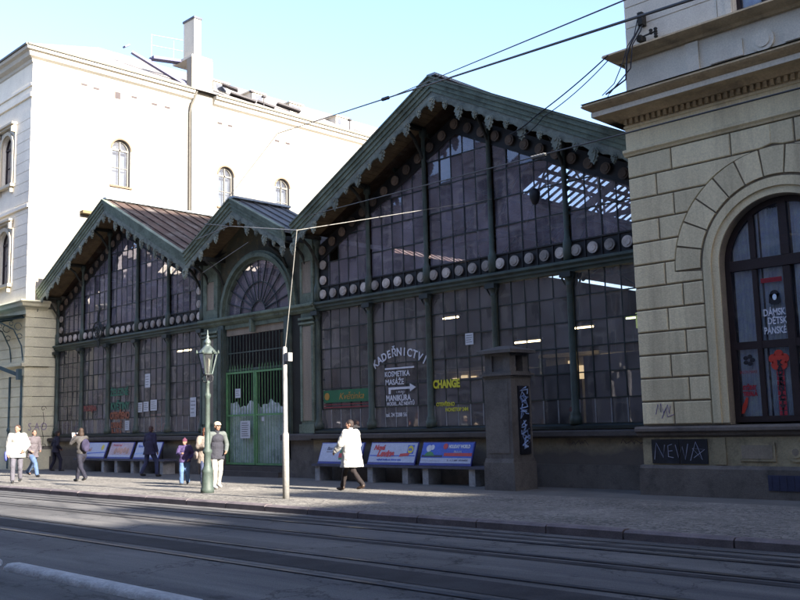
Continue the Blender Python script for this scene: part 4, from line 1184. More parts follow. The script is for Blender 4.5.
b=[(0.03,7.3),(.1,7.40),(.3,7.46),(.35,7.58),(.45,7.66),(.42,7.74),(0,7.8)]
vs=[];fs=[]
for (d,z) in b: vs+=[(LX+d,LY-d,z),(LX+d,-.55,z),(LX,LY-d,z)]
for i in range(len(b)-1): fs+=[(3*i,3*i+3,3*i+4,3*i+1),(3*i,3*i+2,3*i+5,3*i+3)]
k=len(vs); vs+=[(LX,-.55,7.3),(LX,-.55,7.8)]; fs.append(tuple([3*i+1 for i in range(len(b))]+[k+1,k]))
g.add(vs,fs); obj('ground_floor_cornice', g, stucco_g, lb)
# main cornice
g=MB()
prof=[(0,19.45),(.06,19.5),(.10,19.62),(.28,19.72),(.34,19.9),(.48,19.96),(.52,20.08),(.5,20.12),(0,20.2)]
g.prismx([(LY-d,z) for d,z in prof]+[(LY+.3,20.2),(LY+.3,19.45)],-57,LX)
for (ya,yb) in ((LY,7.35),(8.75,32)):
    vs=[];fs=[]
    for (d,z) in prof: vs+=[(LX+d,ya-(d if ya==LY else 0),z),(LX+d,yb,z)]
    for i in range(len(prof)-1): fs.append((2*i,2*i+2,2*i+3,2*i+1))
    k=len(vs); fs.append(tuple(2*i for i in range(len(prof)))); fs.append(tuple(2*i+1 for i in range(len(prof)))); g.add(vs,fs)
vs=[];fs=[]
for (d,z) in prof: vs+=[(LX+d,LY-d,z),(LX,LY-d,z)]
for i in range(len(prof)-1): fs.append((2*i,2*i+1,2*i+3,2*i+2))
g.add(vs,fs)
obj('cornice', g, stucco_c, lb)
g=MB()
g.beam((LX+.54,LY-.5,20.15),(LX+.54,7.3,20.15),.09,.09); g.beam((LX+.54,8.8,20.15),(LX+.54,32,20.15),.09,.09); g.beam((-57,LY-.54,20.15),(LX+.5,LY-.54,20.15),.09,.09)
g.tube([(LX+.45,7.5,20.1),(LX+.2,7.28,19.3),(LX+.1,7.25,18.9),(LX+.1,7.25,8.6)],.055,7)
obj('gutter', g, M('gutter_zinc',(.12,.11,.09),.6,.2,3), lb)
# roof: hipped towards the street
rl=M('pale_roof_tiles',(.24,.22,.21),.9,.3,1.5,12,.3)
g=MB(); A=(LX+.45,LY-.45,20.2); 
h1=(-50.0,5.5,24.4); h2=(-50.0,32,24.4)
g.add([A,(LX+.45,32.3,20.2),h2,h1,(-57,LY-.45,20.2),(-57,32,20.2)],[(0,1,2,3),(0,3,4),(3,2,5,4)])
for i in range(9):
    y=-.4+i*.95
    if y<7: g.box(LX-.5,LX-.3,y,y+.28,20.45,20.6)
for i in range(14):
    y=9.4+i*1.1; g.box(LX-.5,LX-.3,y,y+.28,20.45,20.6)
rf=obj('roof', g, rl, lb)
g=MB()   # walkway, ladder and railings
g.beam((LX-1.5,4.55,22.15),(LX-.5,7.6,20.6),.28,.12)
g.beam((LX-1.2,5.6,22.0),(LX-1.2,7.35,22.25),.5,.16)
g.beam((LX-1.3,5.5,21.9),(LX-.4,8.0,20.5),.10,.10)
g.beam((LX-1.7,4.2,22.4),(LX-1.7,4.5,22.6),.25,.1)
obj('roof_walkway', g, M('dark_walkway',(.10,.10,.19),.6,.2,2), rf)
g=MB()
for y in (5.6,7.0): g.tube([(LX-1.2,y,22.0),(LX-1.2,y,23.4)],.022,6)
g.tube([(LX-1.2,5.6,23.35),(LX-1.2,7.6,23.6)],.022,6); g.tube([(LX-1.2,5.6,22.75),(LX-1.2,7.6,22.95)],.022,6)
obj('railing', g, M('railing_grey',(.25,.30,.33),.6,.1,2), rf)
g=MB(); g.box(LX-1.9,LX+.1,7.38,8.72,22.2,22.35); g.box(LX-1.2,LX-.1,7.65,8.1,22.35,24.6)
ch=obj('chimney', g, stucco_c, rf); g=MB(); g.box(LX-1.25,LX-.05,7.6,8.15,24.6,24.72); obj('chimney_cap', g, blindm, ch)
for y in (9.9,12.6,15.6,19.5):
    g=MB(); g.box(LX-3.6,LX-1.5,y,y+1.0,20.4,21.85); g.box(LX-3.9,LX-1.4,y-.1,y+1.1,21.851,21.93)
    dm=obj('dormer', g, stucco_c, rf); g=MB(); g.box(LX-1.499,LX-1.47,y+.15,y+.85,21.35,21.75); obj('dormer_window', g, blindm, dm)
hg=M('roof_hatch_grey',(.05,.045,.05),.7,.3,2)
for (y,dx,z,l) in ((9.2,-.7,20.6,.7),(10.3,-.9,21.3,.7),(10.6,-.5,20.7,1.4),(12.6,-.6,20.7,.9),(14.6,-1.2,21.2,1.4),(20.6,-.8,20.6,1.2),(24,-.8,20.8,1.0)):
    g=MB(); g.beam((LX+dx-.3,y,z+.35),(LX+dx+.25,y+l,z),.5,.10); obj('roof_hatch', g, hg, rf)
for (y,z) in ((9.0,21.2),(11.9,20.9),(12.8,20.8),(19.8,20.9)): g=MB(); g.tube([(LX-.5,y,z-.4),(LX-.5,y,z+.5)],.035,6); g.box(LX-.6,LX-.4,y-.1,y+.12,z+.45,z+.55); obj('roof_pipe', g, hg, rf)
# yellowish capping of the low link wall behind the left gable
g=MB(); g.box(LX+.0,LX+.35,1.0,3.4,12.28,12.42); obj('wall_coping', g, M('ochre_coping',(.16,.12,.06),.8,.2,2), lb)
# iron canopy over the entrance
g=MB()
g.beam((-46,LY-1.3,6.72),(-43.0,LY-1.3,6.78),.1,.12); g.beam((-46,LY-.05,7.0),(-43.2,LY-.05,7.0),.08,.1)
for x in (-43.1,-44.4): 
    g.beam((x,LY-1.4,6.72),(x,LY,6.95),.07,.09)
    g.tube([(x,LY-.03,4.9),(x,LY-.12,5.6),(x,LY-.5,6.35),(x,LY-1.25,6.68)],.035,6)
    for k in range(3):
        cx_,cz_,r_=[(LY-.3,6.5,.17),(LY-.22,6.05,.12),(LY-.62,6.62,.09)][k]
        g.tube([(x,cx_+r_*cos(a*pi/6),cz_+r_*sin(a*pi/6)) for a in range(12)],.018,5)
    g.tube([(x,LY-.06,-.1),(x,LY-.06,4.2)],.06,8); g.lathe((x,LY-.06,1.6),[(.06,0),(.1,.05),(.1,.12),(.06,.2)],8)
g.beam((-46,LY-.9,5.1),(-42.9,LY-.25,4.2),.09,.16); g.box(-43.1,-42.85,LY-.34,LY-.16,4.0,4.5)
obj('canopy_frame', g, M('blue_green_iron',(.04,.085,.11),.5,.3,3), lb)
g=MB(); g.quad((-46,LY-1.35,6.8),(-42.75,LY-1.35,6.86),(-42.75,LY-.02,7.08),(-46,LY-.02,7.08)); obj('canopy_glass', g, M('canopy_sheet',(.05,.12,.13),.4,.2,2), lb)
g=MB()
def curl(mb,y,z,s): mb.tube([(LX+.035,y+s*.12*cos(a*.6)*(1-a/14),z+s*.12*sin(a*.6)*(1-a/14)) for a in range(12)],.01,5)
g.tube([(LX+.035,-.62,1.0),(LX+.035,-.60,1.35),(LX+.035,-.68,1.7),(LX+.035,-.58,2.1),(LX+.035,-.64,2.5)],.01,5); curl(g,-.62,2.65,1.2); curl(g,-.60,.9,1.2); curl(g,-.75,.95,.8)
finish(obj('graffiti', g, wirem),'thin black curly graffiti on the cream corner beside the left hall','graffiti')
g=MB()
for k,ch in enumerate('SAO'): 
    b=MB(); text_mesh(ch,.5,0,0,0,b,bold=.0)
    g.add([(LX+.037-y,-1.35+.30*k+x*.8,1.65+z) for (x,y,z) in b.v], b.f)
finish(obj('graffiti', g, M('lilac_paint',(.40,.33,.46),.8,.2,3,bump=0)),'faded lilac graffiti letters on the cream corner beside the left hall','graffiti')

# ---------------------------------------------------------------- stone pillar in front of the large hall
pl=thing('stone_pillar',(-14.7,-1.2,-.2),'dark stone gate pillar with a capped top in front of the large hall','pillar')
px0,px1,py0,py1=-15.2,-14.3,-1.75,-.9
stn=M('dark_sandstone',(.135,.128,.125),.9,.3,1.3,25,.4,stain=(.045,.04,.042),stain_amt=.8)
g=MB(); g.box(px0-.03,px1+.03,py0-.03,py1+.03,-.4,.52); g.prismx([(py0-.03,.521),(py1+.03,.521),(py1,.62),(py0,.62)],px0-.0,px1+.0); obj('base', g, stn, pl)
g=MB(); g.box(px0+.02,px1-.02,py0+.02,py1-.02,.62,2.62); g.box(px0+.12,px1-.12,py0+.005,py0+.0199,.75,2.5); obj('shaft', g, stn, pl)
g=MB(); 
for (e,z0_,z1_) in ((.0,2.621,2.68),(.06,2.681,2.74),(.0,2.741,2.79)): g.box(px0-e,px1+e,py0-e,py1+e,z0_,z1_)
obj('moulding', g, stn, pl)
g=MB()
for (a,b,c,d) in ((px0+.05,px0+.27,py0+.05,py0+.27),(px1-.27,px1-.05,py0+.05,py0+.27),(px0+.05,px0+.27,py1-.27,py1-.05),(px1-.27,px1-.05,py1-.27,py1-.05)): g.box(a,b,c,d,2.791,3.19)
g.box(px0+.28,px1-.28,py0+.1,py0+.16,2.791,3.19); g.box(px0+.1,px0+.16,py0+.28,py1-.28,2.791,3.19); g.box(px0+.05,px1-.05,py0+.05,py1-.05,3.191,3.25)
obj('lantern_stage', g, stn, pl)
g=MB(); g.box(px0-.1,px1+.1,py0-.1,py1+.1,3.251,3.33)
g.add([(px0-.1,py0-.1,3.331),(px1+.1,py0-.1,3.331),(px1+.1,py1+.1,3.331),(px0-.1,py1+.1,3.331),(px0+.3,py0+.3,3.45),(px1-.3,py0+.3,3.45),(px1-.3,py1-.3,3.45),(px0+.3,py1-.3,3.45)],[(0,1,5,4),(1,2,6,5),(2,3,7,6),(3,0,4,7),(4,5,6,7)])
obj('cap', g, stn, pl)
g=MB(); g.box(px1-.019,px1+.02,-1.48,-1.05,.72,2.42); t=obj('side_panel', g, black, pl)
g=MB(); rn=random.Random(5)
for k in range(13):
    z=2.3-k*.12; pts=[(px1+.026,-1.44+rn.uniform(0,.34),z+rn.uniform(-.11,.11)) for _ in range(6)]
    if k==6: continue
    g.tube(pts,.017,5)
obj('graffiti', g, M('pale_blue_paint',(.35,.50,.85),.8,.2,3,bump=0), t)
# ---------------------------------------------------------------- benches with slanted advertising boards
bluef=M('blue_paint',(.05,.06,.30),.5,.2,3); whp=M('poster_white',(.52,.56,.72),.5,.06,3,bump=0); bwood=M('bench_grey',(.10,.10,.14),.8,.3,3)
def bench(x0,x1,lab,sup,zt,grp='benches under the hall windows'):
    t=thing('bench',((x0+x1)/2,-.75,-.2),lab,'bench',grp)
    g=MB(); g.box(x0,x1,-1.02,-.42,zt-.07,zt)
    obj('seat', g, bwood, t)
    for x in sup:
        g=MB(); g.box(x-.11,x+.11,-.95,-.42,-.25,zt-.071); obj('support', g, concr, t)
    return t
bench(-22.9,-15.35,'long bench with concrete supports under the large hall, in front of the stone pillar',(-22.7,-20.3,-18.85,-18.05,-16.35),.36)
bench(-39.0,-31.6,'long bench with concrete supports under the left hall',(-38.3,-36.5,-35.4,-34.1,-33.4,-31.9),.40)
ANG=R(20)
def board(x0,x1,zb,h,lab,painter,frame=bluef):
    t=thing('advertising_board',((x0+x1)/2,-.93,zb),lab,'advertising board','advertising boards on the benches')
    g=MB(); g.box(x0-.0,x1+.0,-.93,-.89,zb,zb+h); lean(g,-.93,zb,ANG); obj('board', g, frame, t)
    g=MB(); g.box(x0+.03,x1-.03,-.936,-.9301,zb+.07,zb+h-.03); lean(g,-.93,zb,ANG); obj('poster', g, whp, t)
    painter(t,x0+.03,x1-.03,zb+.07,zb+h-.03)
    g=MB()
    for x in (x0+.3,x1-.3): g.box(x-.02,x+.02,-.56,-.52,zb,zb+h*.8)
    obj('prop', g, wirem, t)
def put(t,name,g,mt,zb): lean(g,-.93,zb,ANG); return obj(name,g,mt,t)
skyb=M('poster_blue',(.07,.14,.62),.5,.25,2.5,bump=0); pred=M('poster_red',(.62,.07,.07),.5,.1,3,bump=0); pyel=M('poster_yellow',(.75,.62,.06),.5,.1,3,bump=0); pgrn=M('poster_green',(.08,.28,.10),.5,.2,3,bump=0); pdk=M('poster_dark',(.06,.05,.09),.5,.2,3,bump=0); plb=M('poster_pale_blue',(.35,.48,.80),.5,.2,3,bump=0); porg=M('poster_orange',(.60,.33,.25),.5,.35,4,bump=0); ppink=M('poster_pink',(.55,.42,.48),.5,.25,4,bump=0)
def p_bottle(t,x0,x1,z0,z1):
    zb=z0-.07
    g=MB(); g.prism([(x0+.92,z0+.06),(x0+1.1,z0+.06),(x0+1.1,z0+.32),(x0+1.04,z0+.42),(x0+1.03,z0+.54),(x0+.99,z0+.54),(x0+.98,z0+.42),(x0+.92,z0+.32)],-.942,-.937); put(t,'bottle_picture',g,pgrn,zb)
    g=MB(); g.box(x0+.9,x0+1.12,-.945,-.9425,z0+.12,z0+.26); g.prism([(x0+1.2,z0+.06),(x0+1.36,z0+.06),(x0+1.4,z0+.4),(x0+1.18,z0+.4)],-.942,-.937); put(t,'label_picture',g,pred,zb)
    g=MB(); text_mesh('Bier',.16,x0+.28,z0+.36,-.940,g,shear=.3); g.box(x0+.28,x0+.72,-.942,-.937,z0+.30,z0+.315); put(t,'lettering',g,pdk,zb)
def p_lidl(t,x0,x1,z0,z1):
    zb=z0-.07; h=z1-z0
    g=MB(); text_mesh('Nová',.20,x0+.14,z1-.20,-.942,g,shear=.3,bold=.012); text_mesh('Levina',.27,x0+.32,z1-.40,-.942,g,shear=.3,bold=.014); g.prism([(x0+1.25,z0+.17),(x0+1.62,z0+.20),(x0+1.66,z0+.29),(x0+1.28,z0+.26)],-.944,-.9405); put(t,'red_lettering',g,pred,zb)
    g=MB(); g.prism([(x0+.02,z0+.185),(x1-.02,z0+.185),(x1-.02,z0+.215),(x0+.02,z0+.215)],-.940,-.937); put(t,'blue_line',g,skyb,zb)
    g=MB(); g.box(x1-.36,x1-.1,-.941,-.937,z1-.32,z1-.06); put(t,'logo_square',g,skyb,zb)
    g=MB(); g.disc((x1-.23,z1-.19),.115,-.944,-.9415,20); put(t,'logo_disc',g,pyel,zb)
    g=MB(); text_mesh('LIDL',.085,x1-.32,z1-.22,-.9455,g,bold=.006,sx=.9); text_mesh('nejlepší kvalita za dobrou cenu',.085,x0+.35,z0+.055,-.940,g,sx=.95,bold=.002); put(t,'dark_lettering',g,skyb,zb)
def p_world(t,x0,x1,z0,z1):
    zb=z0-.07
    g=MB(); g.box(x0,x1,-.940,-.937,z0+.15,z1); put(t,'blue_ground',g,skyb,zb)
    g=MB(); g.box(x0+.85,x1,-.944,-.9405,z0+.20,z0+.29); g.disc((x0+.86,z1-.1),.085,-.944,-.9405,14); put(t,'red_band',g,pred,zb)
    g=MB(); text_mesh('HOLIDAY WORLD',.13,x0+.98,z1-.15,-.946,g,sx=.72,bold=.008); text_mesh('PRAHA',.10,x0+1.2,z1-.29,-.946,g,sx=.9); g.disc((x0+.25,z1-.16),.10,-.946,-.9405,16); g.disc((x0+.38,z1-.13),.075,-.946,-.9405,16); text_mesh('veletrh cestovního ruchu',.07,x0+.05,z0+.05,-.940,g)
    put(t,'white_lettering',g,whl,zb)
    g=MB(); g.prism([(x0+.1,z1-.37),(x0+.5,z1-.37),(x0+.42,z1-.28),(x0+.3,z1-.24),(x0+.18,z1-.29)],-.945,-.9405); put(t,'island_picture',g,pgrn,zb)
    g=MB(); g.box(x0+.02,x0+.8,-.944,-.9405,z0+.17,z0+.23); text_mesh('8. – 11. 2. 2007   VÝSTAVIŠTĚ',.06,x0+1.0,z0+.06,-.940,g); put(t,'small_print',g,pdk,zb)
def p_a(t,x0,x1,z0,z1):
    zb=z0-.07
    g=MB(); text_mesh('Akce',.16,x0+.1,z1-.18,-.942,g,shear=.3); text_mesh('Levně',.2,x0+.3,z1-.36,-.942,g,shear=.3,bold=.008); put(t,'red_lettering',g,porg,zb)
    g=MB(); g.prism([(x0,z0+.10),(x1,z0+.17),(x1,z0+.21),(x0,z0+.14)],-.941,-.937); put(t,'blue_line',g,skyb,zb)
    g=MB(); g.disc((x1-.3,z1-.2),.12,-.941,-.937,16); put(t,'yellow_spot',g,pyel,zb)
def p_b(t,x0,x1,z0,z1):
    zb=z0-.07
    g=MB(); g.box(x0,x1,-.940,-.937,z0+.08,z1); put(t,'pink_ground',g,ppink,zb)
    g=MB(); 
    for k in range(5): g.ell((x0+.5+.24*k,-.941,z0+.25+.04*(k%2)),(.13,.004,.13),12,6)
    put(t,'food_picture',g,porg,zb)
    g=MB(); text_mesh('Poctivá chuť',.14,x0+.2,z1-.15,-.944,g,shear=.2); put(t,'lettering',g,pred,zb)
def p_c(t,x0,x1,z0,z1):
    zb=z0-.07
    g=MB(); text_mesh('Nové ceny',.18,x0+.1,z1-.2,-.942,g,shear=.3); put(t,'lettering',g,skyb,zb)
    g=MB(); g.prism([(x0,z0+.10),(x1,z0+.20),(x1,z0+.26),(x0,z0+.16)],-.941,-.937); put(t,'blue_line',g,plb,zb)
board(-22.72,-20.75,.37,.68,'white slanted advertising board with a green bottle, behind the person in the white coat',p_bottle)
board(-20.45,-18.5,.37,.68,'white slanted advertising board with red slanted lettering and a yellow and blue logo',p_lidl)
board(-18.32,-16.4,.37,.68,'bright blue slanted advertising board with a red band and white HOLIDAY WORLD lettering',p_world)
board(-38.6,-36.5,.41,.70,'pale slanted advertising board with orange lettering and a yellow spot under the left hall',p_a)
board(-36.2,-34.35,.41,.70,'pink slanted advertising board with round food pictures under the left hall',p_b)
board(-34.1,-32.2,.41,.70,'pale slanted advertising board with a light blue stripe behind the man in navy jacket',p_c)

# ---------------------------------------------------------------- writing and posters on the hall windows
yg=-.03
t=thing('window_lettering',(-19.8,yg,1.9),'white KADEŘNICTVÍ lettering with an arrow on the glass of the large hall','window lettering')
g=MB(); word='KADEŘNICTVÍ'
cxl,czl,ra=-19.87,1.86,1.78
for i,ch in enumerate(word):
    a=R(34)-R(68)*i/(len(word)-1)
    text_mesh(ch,.34,cxl+ra*sin(-a)*1.0,czl+ra*cos(a)*.98,yg,g,align='CENTER',rot=a,sx=.9,bold=.008)
obj('arched_line', g, whl, t)
g=MB()
g.box(-20.5,-19.25,yg-.004,yg,3.2,3.25)
text_mesh('KOSMETIKA',.23,-20.52,2.98,yg,g,sx=.86,bold=.004); text_mesh('MASÁŽE',.24,-20.5,2.73,yg,g,sx=.9,bold=.004)
text_mesh('MANIKÚRA',.25,-20.48,2.24,yg,g,sx=.82,bold=.006); text_mesh('MODEL. AŽ NEHTŮ',.15,-20.46,2.10-.0,yg,g,sx=.9,bold=.003)
text_mesh('1. PATRO',.09,-20.05,2.47,yg,g); text_mesh('tel. 24 2288 56',.17,-20.5,1.76,yg,g,sx=.86,bold=.003)
obj('text_lines', g, whl, t)
g=MB(); g.box(-20.36,-19.45,yg-.004,yg,2.58,2.65); g.box(-20.36,-20.27,yg-.004,yg,2.45,2.579); g.prism([(-19.449,2.5),(-19.2,2.62),(-19.449,2.74)],yg-.004,yg); obj('arrow', g, whl, t)
t=thing('window_lettering',(-18,yg,1.9),'yellow CHANGE lettering on the glass of the large hall','window lettering')
g=MB(); text_mesh('CHANGE',.32,-18.5,2.55,yg,g,sx=.78,bold=.016); obj('heading', g, yel, t)
g=MB(); text_mesh('OTEVŘENO',.15,-18.4,2.02,yg,g,sx=.9,bold=.004); text_mesh('NONSTOP 24H',.15,-18.05,1.86,yg,g,sx=.85,bold=.004); obj('small_lines', g, yel, t)
t=thing('shop_sign',(-22.3,.15,2.5),'green shop sign with orange script across the leftmost window of the large hall','shop sign')
g=MB(); g.box(-23.4,-21.25,-.045,-.03,2.28,2.68); obj('board', g, M('sign_green',(.02,.16,.07),.5,.2,3), t)
g=MB(); text_mesh('Květinka',.30,-22.65,2.37,-.05,g,shear=.3,sx=1.1); g.disc((-23.22,2.48),.12,-.056,-.046,14); obj('script', g, M('sign_orange',(.5,.27,.05),.5,.2,3), t)
g=MB(); g.box(-23.4,-21.25,-.04,-.03,2.10,2.14); g.box(-23.4,-21.25,-.04,-.03,2.20,2.225); obj('red_stripe', g, M('sign_dark_red',(.25,.03,.04),.5,.2,3), t)
tx=thing('window_poster',(-36.8,.06,1.5),'tall window poster with green and red-orange lines of text in the left hall','window poster')
grn2=M('green_lettering',(.04,.17,.11),.6,.1,5,bump=0); orr=M('orange_red_lettering',(.33,.11,.06),.6,.1,5,bump=0)
g=MB(); text_mesh('ŽELEZNÉ',.42,-37.65,3.05,-.035,g,sx=.9,bold=.014); text_mesh('KVĚTINY',.42,-37.6,2.45,-.035,g,sx=.92,bold=.02); obj('green_lines', g, grn2, tx)
g=MB(); text_mesh('OTEVŘENO',.40,-37.65,2.05,-.035,g,sx=.78,bold=.02); text_mesh('DENNĚ',.34,-37.55,1.66,-.035,g,sx=.8,bold=.012); text_mesh('8–19 h',.34,-37.5,1.46-.2+.12,-.035,g,sx=.9,bold=.01); obj('red_lines', g, orr, tx)
t=thing('window_poster',(-39.2,.06,2.3),'dark red lettering strip inside the second window of the left hall','window poster')
g=MB(); text_mesh('PRODEJNA',.34,-40.1,2.45,-.035,g,sx=.72,bold=.008); obj('lettering', g, M('dull_red_lettering',(.32,.09,.08),.6,.1,5,bump=0), t)
for (a,b,c,d,lab) in [(-34.75,-34.35,3.28,3.85,'pale sheet hung high in the fourth window of the left hall'),(-35.35,-34.95,2.28,2.68,'left one of three small papers in the fourth window of the left hall'),(-34.85,-34.45,2.30,2.70,'middle one of three small papers in the fourth window of the left hall'),
        (-34.3,-33.8,2.32,2.76,'right one of three small papers in the fourth window of the left hall'),(-31.35,-30.95,2.0,2.75,'white sheet with printing in the last window of the left hall'),(-36.35,-36.0,1.55,1.95,'white note below the green and red poster in the left hall'),(-17.2,-16.9,3.72,4.05,'white square note on the glass above the yellow lettering')]:
    paper('window_notice',a,b,c,d,-.03,lab,'window notice',col=pmat,lines=4)
g=MB(); g.box(-34.9,-34.5,.3,.6,1.5,2.2); g.ell((-33.75,.35,1.65),(.35,.15,.16),14,8); finish(obj('goods_display', g, M('red_white_goods',(.55,.22,.18),.7,.5,6)),'red and white goods piled inside the fourth window of the left hall','goods display')
g=MB(); g.lathe((-13.95,-.0,0),[(0,0)],3) if 0 else None
t=thing('traffic_cone_figure',(-13.95,.18,1.45),'white and red cone standing inside the window right of the stone pillar','cone')
g=MB(); g.lathe((-13.78,.16,1.45),[(.16,0),(.155,.02),(.07,.55),(.05,.62)],14); obj('body', g, creamin, t); g=MB(); g.lathe((-13.78,.16,1.75),[(.115,0),(.118,.02),(.097,.12),(.092,.12)],14); obj('band', g, red, t)
# dark lantern hanging behind the right upper window, iron wheel emblem on the left hall
t=thing('hanging_lantern',(-14.35,.35,7.3),'small dark lantern hanging behind the upper window of the large hall','lantern')
g=MB(); g.lathe((-14.4,-.25,7.25),[(0,0),(.08,.04),(.14,.2),(.15,.34),(.1,.42),(.04,.46),(0,.46)],12); obj('body', g, wirem, t)
g=MB(); g.tube([(-14.4,-.25,7.7),(-14.4,-.28,8.3)],.012,5); obj('rod', g, wirem, t)
t=thing('iron_emblem',(-38.3,-.3,5.5),'round dark wrought iron emblem mounted on the left hall frieze','emblem')
g=MB(); c_=(-38.35,5.95)
g.tube([(c_[0]+.42*cos(a*pi/12),-.34,c_[1]+.42*sin(a*pi/12)) for a in range(25)],.03,6); g.tube([(c_[0]+.22*cos(a*pi/8),-.34,c_[1]+.22*sin(a*pi/8)) for a in range(17)],.022,6)
for a in range(4): g.beam((c_[0]-.42*cos(a*pi/4),-.34,c_[1]-.42*sin(a*pi/4)),(c_[0]+.42*cos(a*pi/4),-.34,c_[1]+.42*sin(a*pi/4)),.03,.03,up=(0,1,0))
obj('ring', g, iron_d, t)
g=MB(); g.tube([(c_[0]+.1,-.34,6.3),(c_[0]+.12,-.36,6.7),(c_[0]+.3,-.36,6.95),(c_[0]+.1,-.36,7.1)],[.07,.05,.07,.02],6); g.tube([(c_[0]-.9,-.3,6.35),(c_[0]+.2,-.34,6.3),(c_[0]+.9,-.3,6.38)],.02,5); g.tube([(c_[0]+.1,-.34,5.5),(c_[0]+.15,-.34,5.2)],[.09,.05],6); obj('finial', g, iron_d, t)
for k,(x,z,sc,sd,lab) in enumerate([(-13.6,.98,.5,4,'thin dark graffiti scrawl on the plinth just right of the stone pillar'),(-12.2,1.0,.8,9,'long dark graffiti scrawl on the plinth near the rusticated corner')]):
    g=MB(); scribble(g,x,z-.02,sc,.14,-.225,9,sd,.007); finish(obj('graffiti', g, M('grey_paint_%d'%k,(.06,.05,.10),.8,.2,3,bump=0)),lab,'graffiti')

# ---------------------------------------------------------------- street lamp and pole
gl0=gz(-6.76)
sl_=thing('street_lamp',(-20.1,-6.76,gl0),'green cast iron gas lamp with a glazed lantern at the kerb','street lamp')
g=MB(); c0=(-20.1,-6.76,gl0)
g.lathe(c0,[(0,0),(.17,0),(.17,.10),(.15,.14),(.135,.5),(.15,.54),(.11,.62),(.095,.66),(.085,.95),(.12,1.0),(.12,1.05),(.08,1.1),(.068,1.6),(.062,2.35),(.085,2.4),(.085,2.45),(.055,2.5),(.05,2.72),(.07,2.76),(.05,2.8),(0,2.8)],16)
obj('post', g, lampg, sl_)
g=MB(); zt=gl0+2.8
for k in range(4):
    a=pi/4+k*pi/2; g.tube([(c0[0]+.04*cos(a),c0[1]+.04*sin(a),zt-.05),(c0[0]+.13*cos(a),c0[1]+.13*sin(a),zt+.0),(c0[0]+.14*cos(a),c0[1]+.14*sin(a),zt+.1),(c0[0]+.09*cos(a),c0[1]+.09*sin(a),zt+.15)],.014,5)
g.lathe((c0[0],c0[1],zt),[(.03,0),(.03,.12),(.12,.14),(.12,.17),(0,.17)],10)
obj('cradle', g, wirem, sl_)
ln=MB(); gp_=MB(); zb=zt+.17; h=.52; rb0,rt0=.12,.24
for k in range(6):
    a=k*pi/3; b=a+pi/3
    p=lambda r,t,z:(c0[0]+r*cos(t),c0[1]+r*sin(t),z)
    ln.beam(p(rb0,a,zb),p(rt0,a,zb+h),.022,.022); ln.beam(p(rt0,a,zb+h),p(rt0,b,zb+h),.03,.03); ln.beam(p(rb0,a,zb),p(rb0,b,zb),.02,.02)
    gp_.quad(p(rb0-.004,a,zb),p(rb0-.004,b,zb),p(rt0-.004,b,zb+h),p(rt0-.004,a,zb+h))
    ln.lathe(p(rt0+.03,a,zb+h),[(0,0),(.03,.0),(.03,.03),(.01,.09),(0,.1)],6)
lo=obj('lantern_frame', ln, lampg, sl_); obj('lantern_glass', gp_, glass_c, lo)
g=MB(); g.lathe((c0[0],c0[1],zb+h),[(.26,0),(.22,.05),(.16,.12),(.10,.18),(.07,.24),(.09,.26),(.09,.30),(.06,.36),(.03,.40),(.045,.44),(.02,.48),(.008,.60),(0,.62)],6); obj('lantern_roof', g, M('lantern_metal',(.13,.16,.15),.5,.2,3,metal=.3), sl_)
g=MB(); g.lathe((c0[0],c0[1],zb),[(0,.02),(.03,.02),(.03,.18),(.045,.22),(.05,.36),(.02,.42),(0,.42)],8); obj('mantle', g, creamin, lo)
gp0=gz(-7.04)
pt=thing('white_pole',(-16.6,-7.04,gp0),'slim white painted pole at the kerb with a small box near its top','pole')
g=MB(); g.lathe((-16.6,-7.04,gp0),[(0,0),(.075,0),(.075,1.42),(.052,1.47),(.05,3.36),(.03,3.39),(0,3.39)],14); obj('pole', g, polew, pt)
g=MB(); g.box(-16.53,-16.40,-7.1,-6.98,gp0+3.05,gp0+3.24); g.tube([(-16.6,-7.04,gp0+3.1),(-16.45,-7.04,gp0+3.1)],.015,6); obj('box', g, polew, pt)

# ---------------------------------------------------------------- overhead wires
def wire(pts,r,mt,lab,sag=0.0,name='overhead_wire',extra=None):
    t=thing(name,pts[0],lab,'overhead wire')
    g=MB(); P=[]
    for a,b in zip(pts[:-1],pts[1:]):
        a=V(a); b=V(b); n=10
        for i in range(n): 
            q=a.lerp(b,i/n); q.z-=sag*4*(i/n)*(1-i/n); P.append(q)
    P.append(V(pts[-1])); g.tube(P,r,6); obj('wire', g, mt, t)
    if extra: extra(t)
    return t
LA=(-42.9,13.4,19.0)
def ins(pos,d,L_,r=.05,mt=wirem):
    def f(t):
        g=MB(); p=V(pos); dd=V(d).normalized()
        for i in range(5):
            q=p+dd*(L_*i/5); g.tube([q,q+dd*.07],[r,r*.6],7)
        g.tube([p,p+dd*L_],r*.4,6); obj('insulator', g, mt, t)
    return f
C0=V((0,-20.1933,1.56844))
RA=V((-5.22,-9.39,6.876)); dA=(RA-V(LA))
# the insulator sits where the wire passes in front of the ridge of the large hall
sA=V(LA)+dA*.66
wire([LA,RA+dA*.12],.022,wirem,'thick dark span wire from the white building rising over the large hall ridge',.0,extra=ins(V(LA)+dA*.615,dA,.9,.06))
s2=V(LA)+dA*.64
wire([s2,V((-5.94,-9.77,7.007))+(V((-5.94,-9.77,7.007))-s2)*.2],.011,wirem,'thin upper span wire starting beside the insulator over the ridge')
wire([(-23.3,-1.05,8.35),V((-4.116,-8.92,5.502)),V((-4.116,-8.92,5.502))+(V((-4.116,-8.92,5.502))-V((-23.3,-1.05,8.35)))*.15],.013,wirem,'dark wire crossing the large hall gable and the rusticated wall',.0,
     extra=ins(V((-23.3,-1.05,8.35)).lerp(V((-4.116,-8.92,5.502)),.70),V((-4.116,-8.92,5.502))-V((-23.3,-1.05,8.35)),.5,.035,wirel))
ND=V((-16.12,-7.04,5.96))
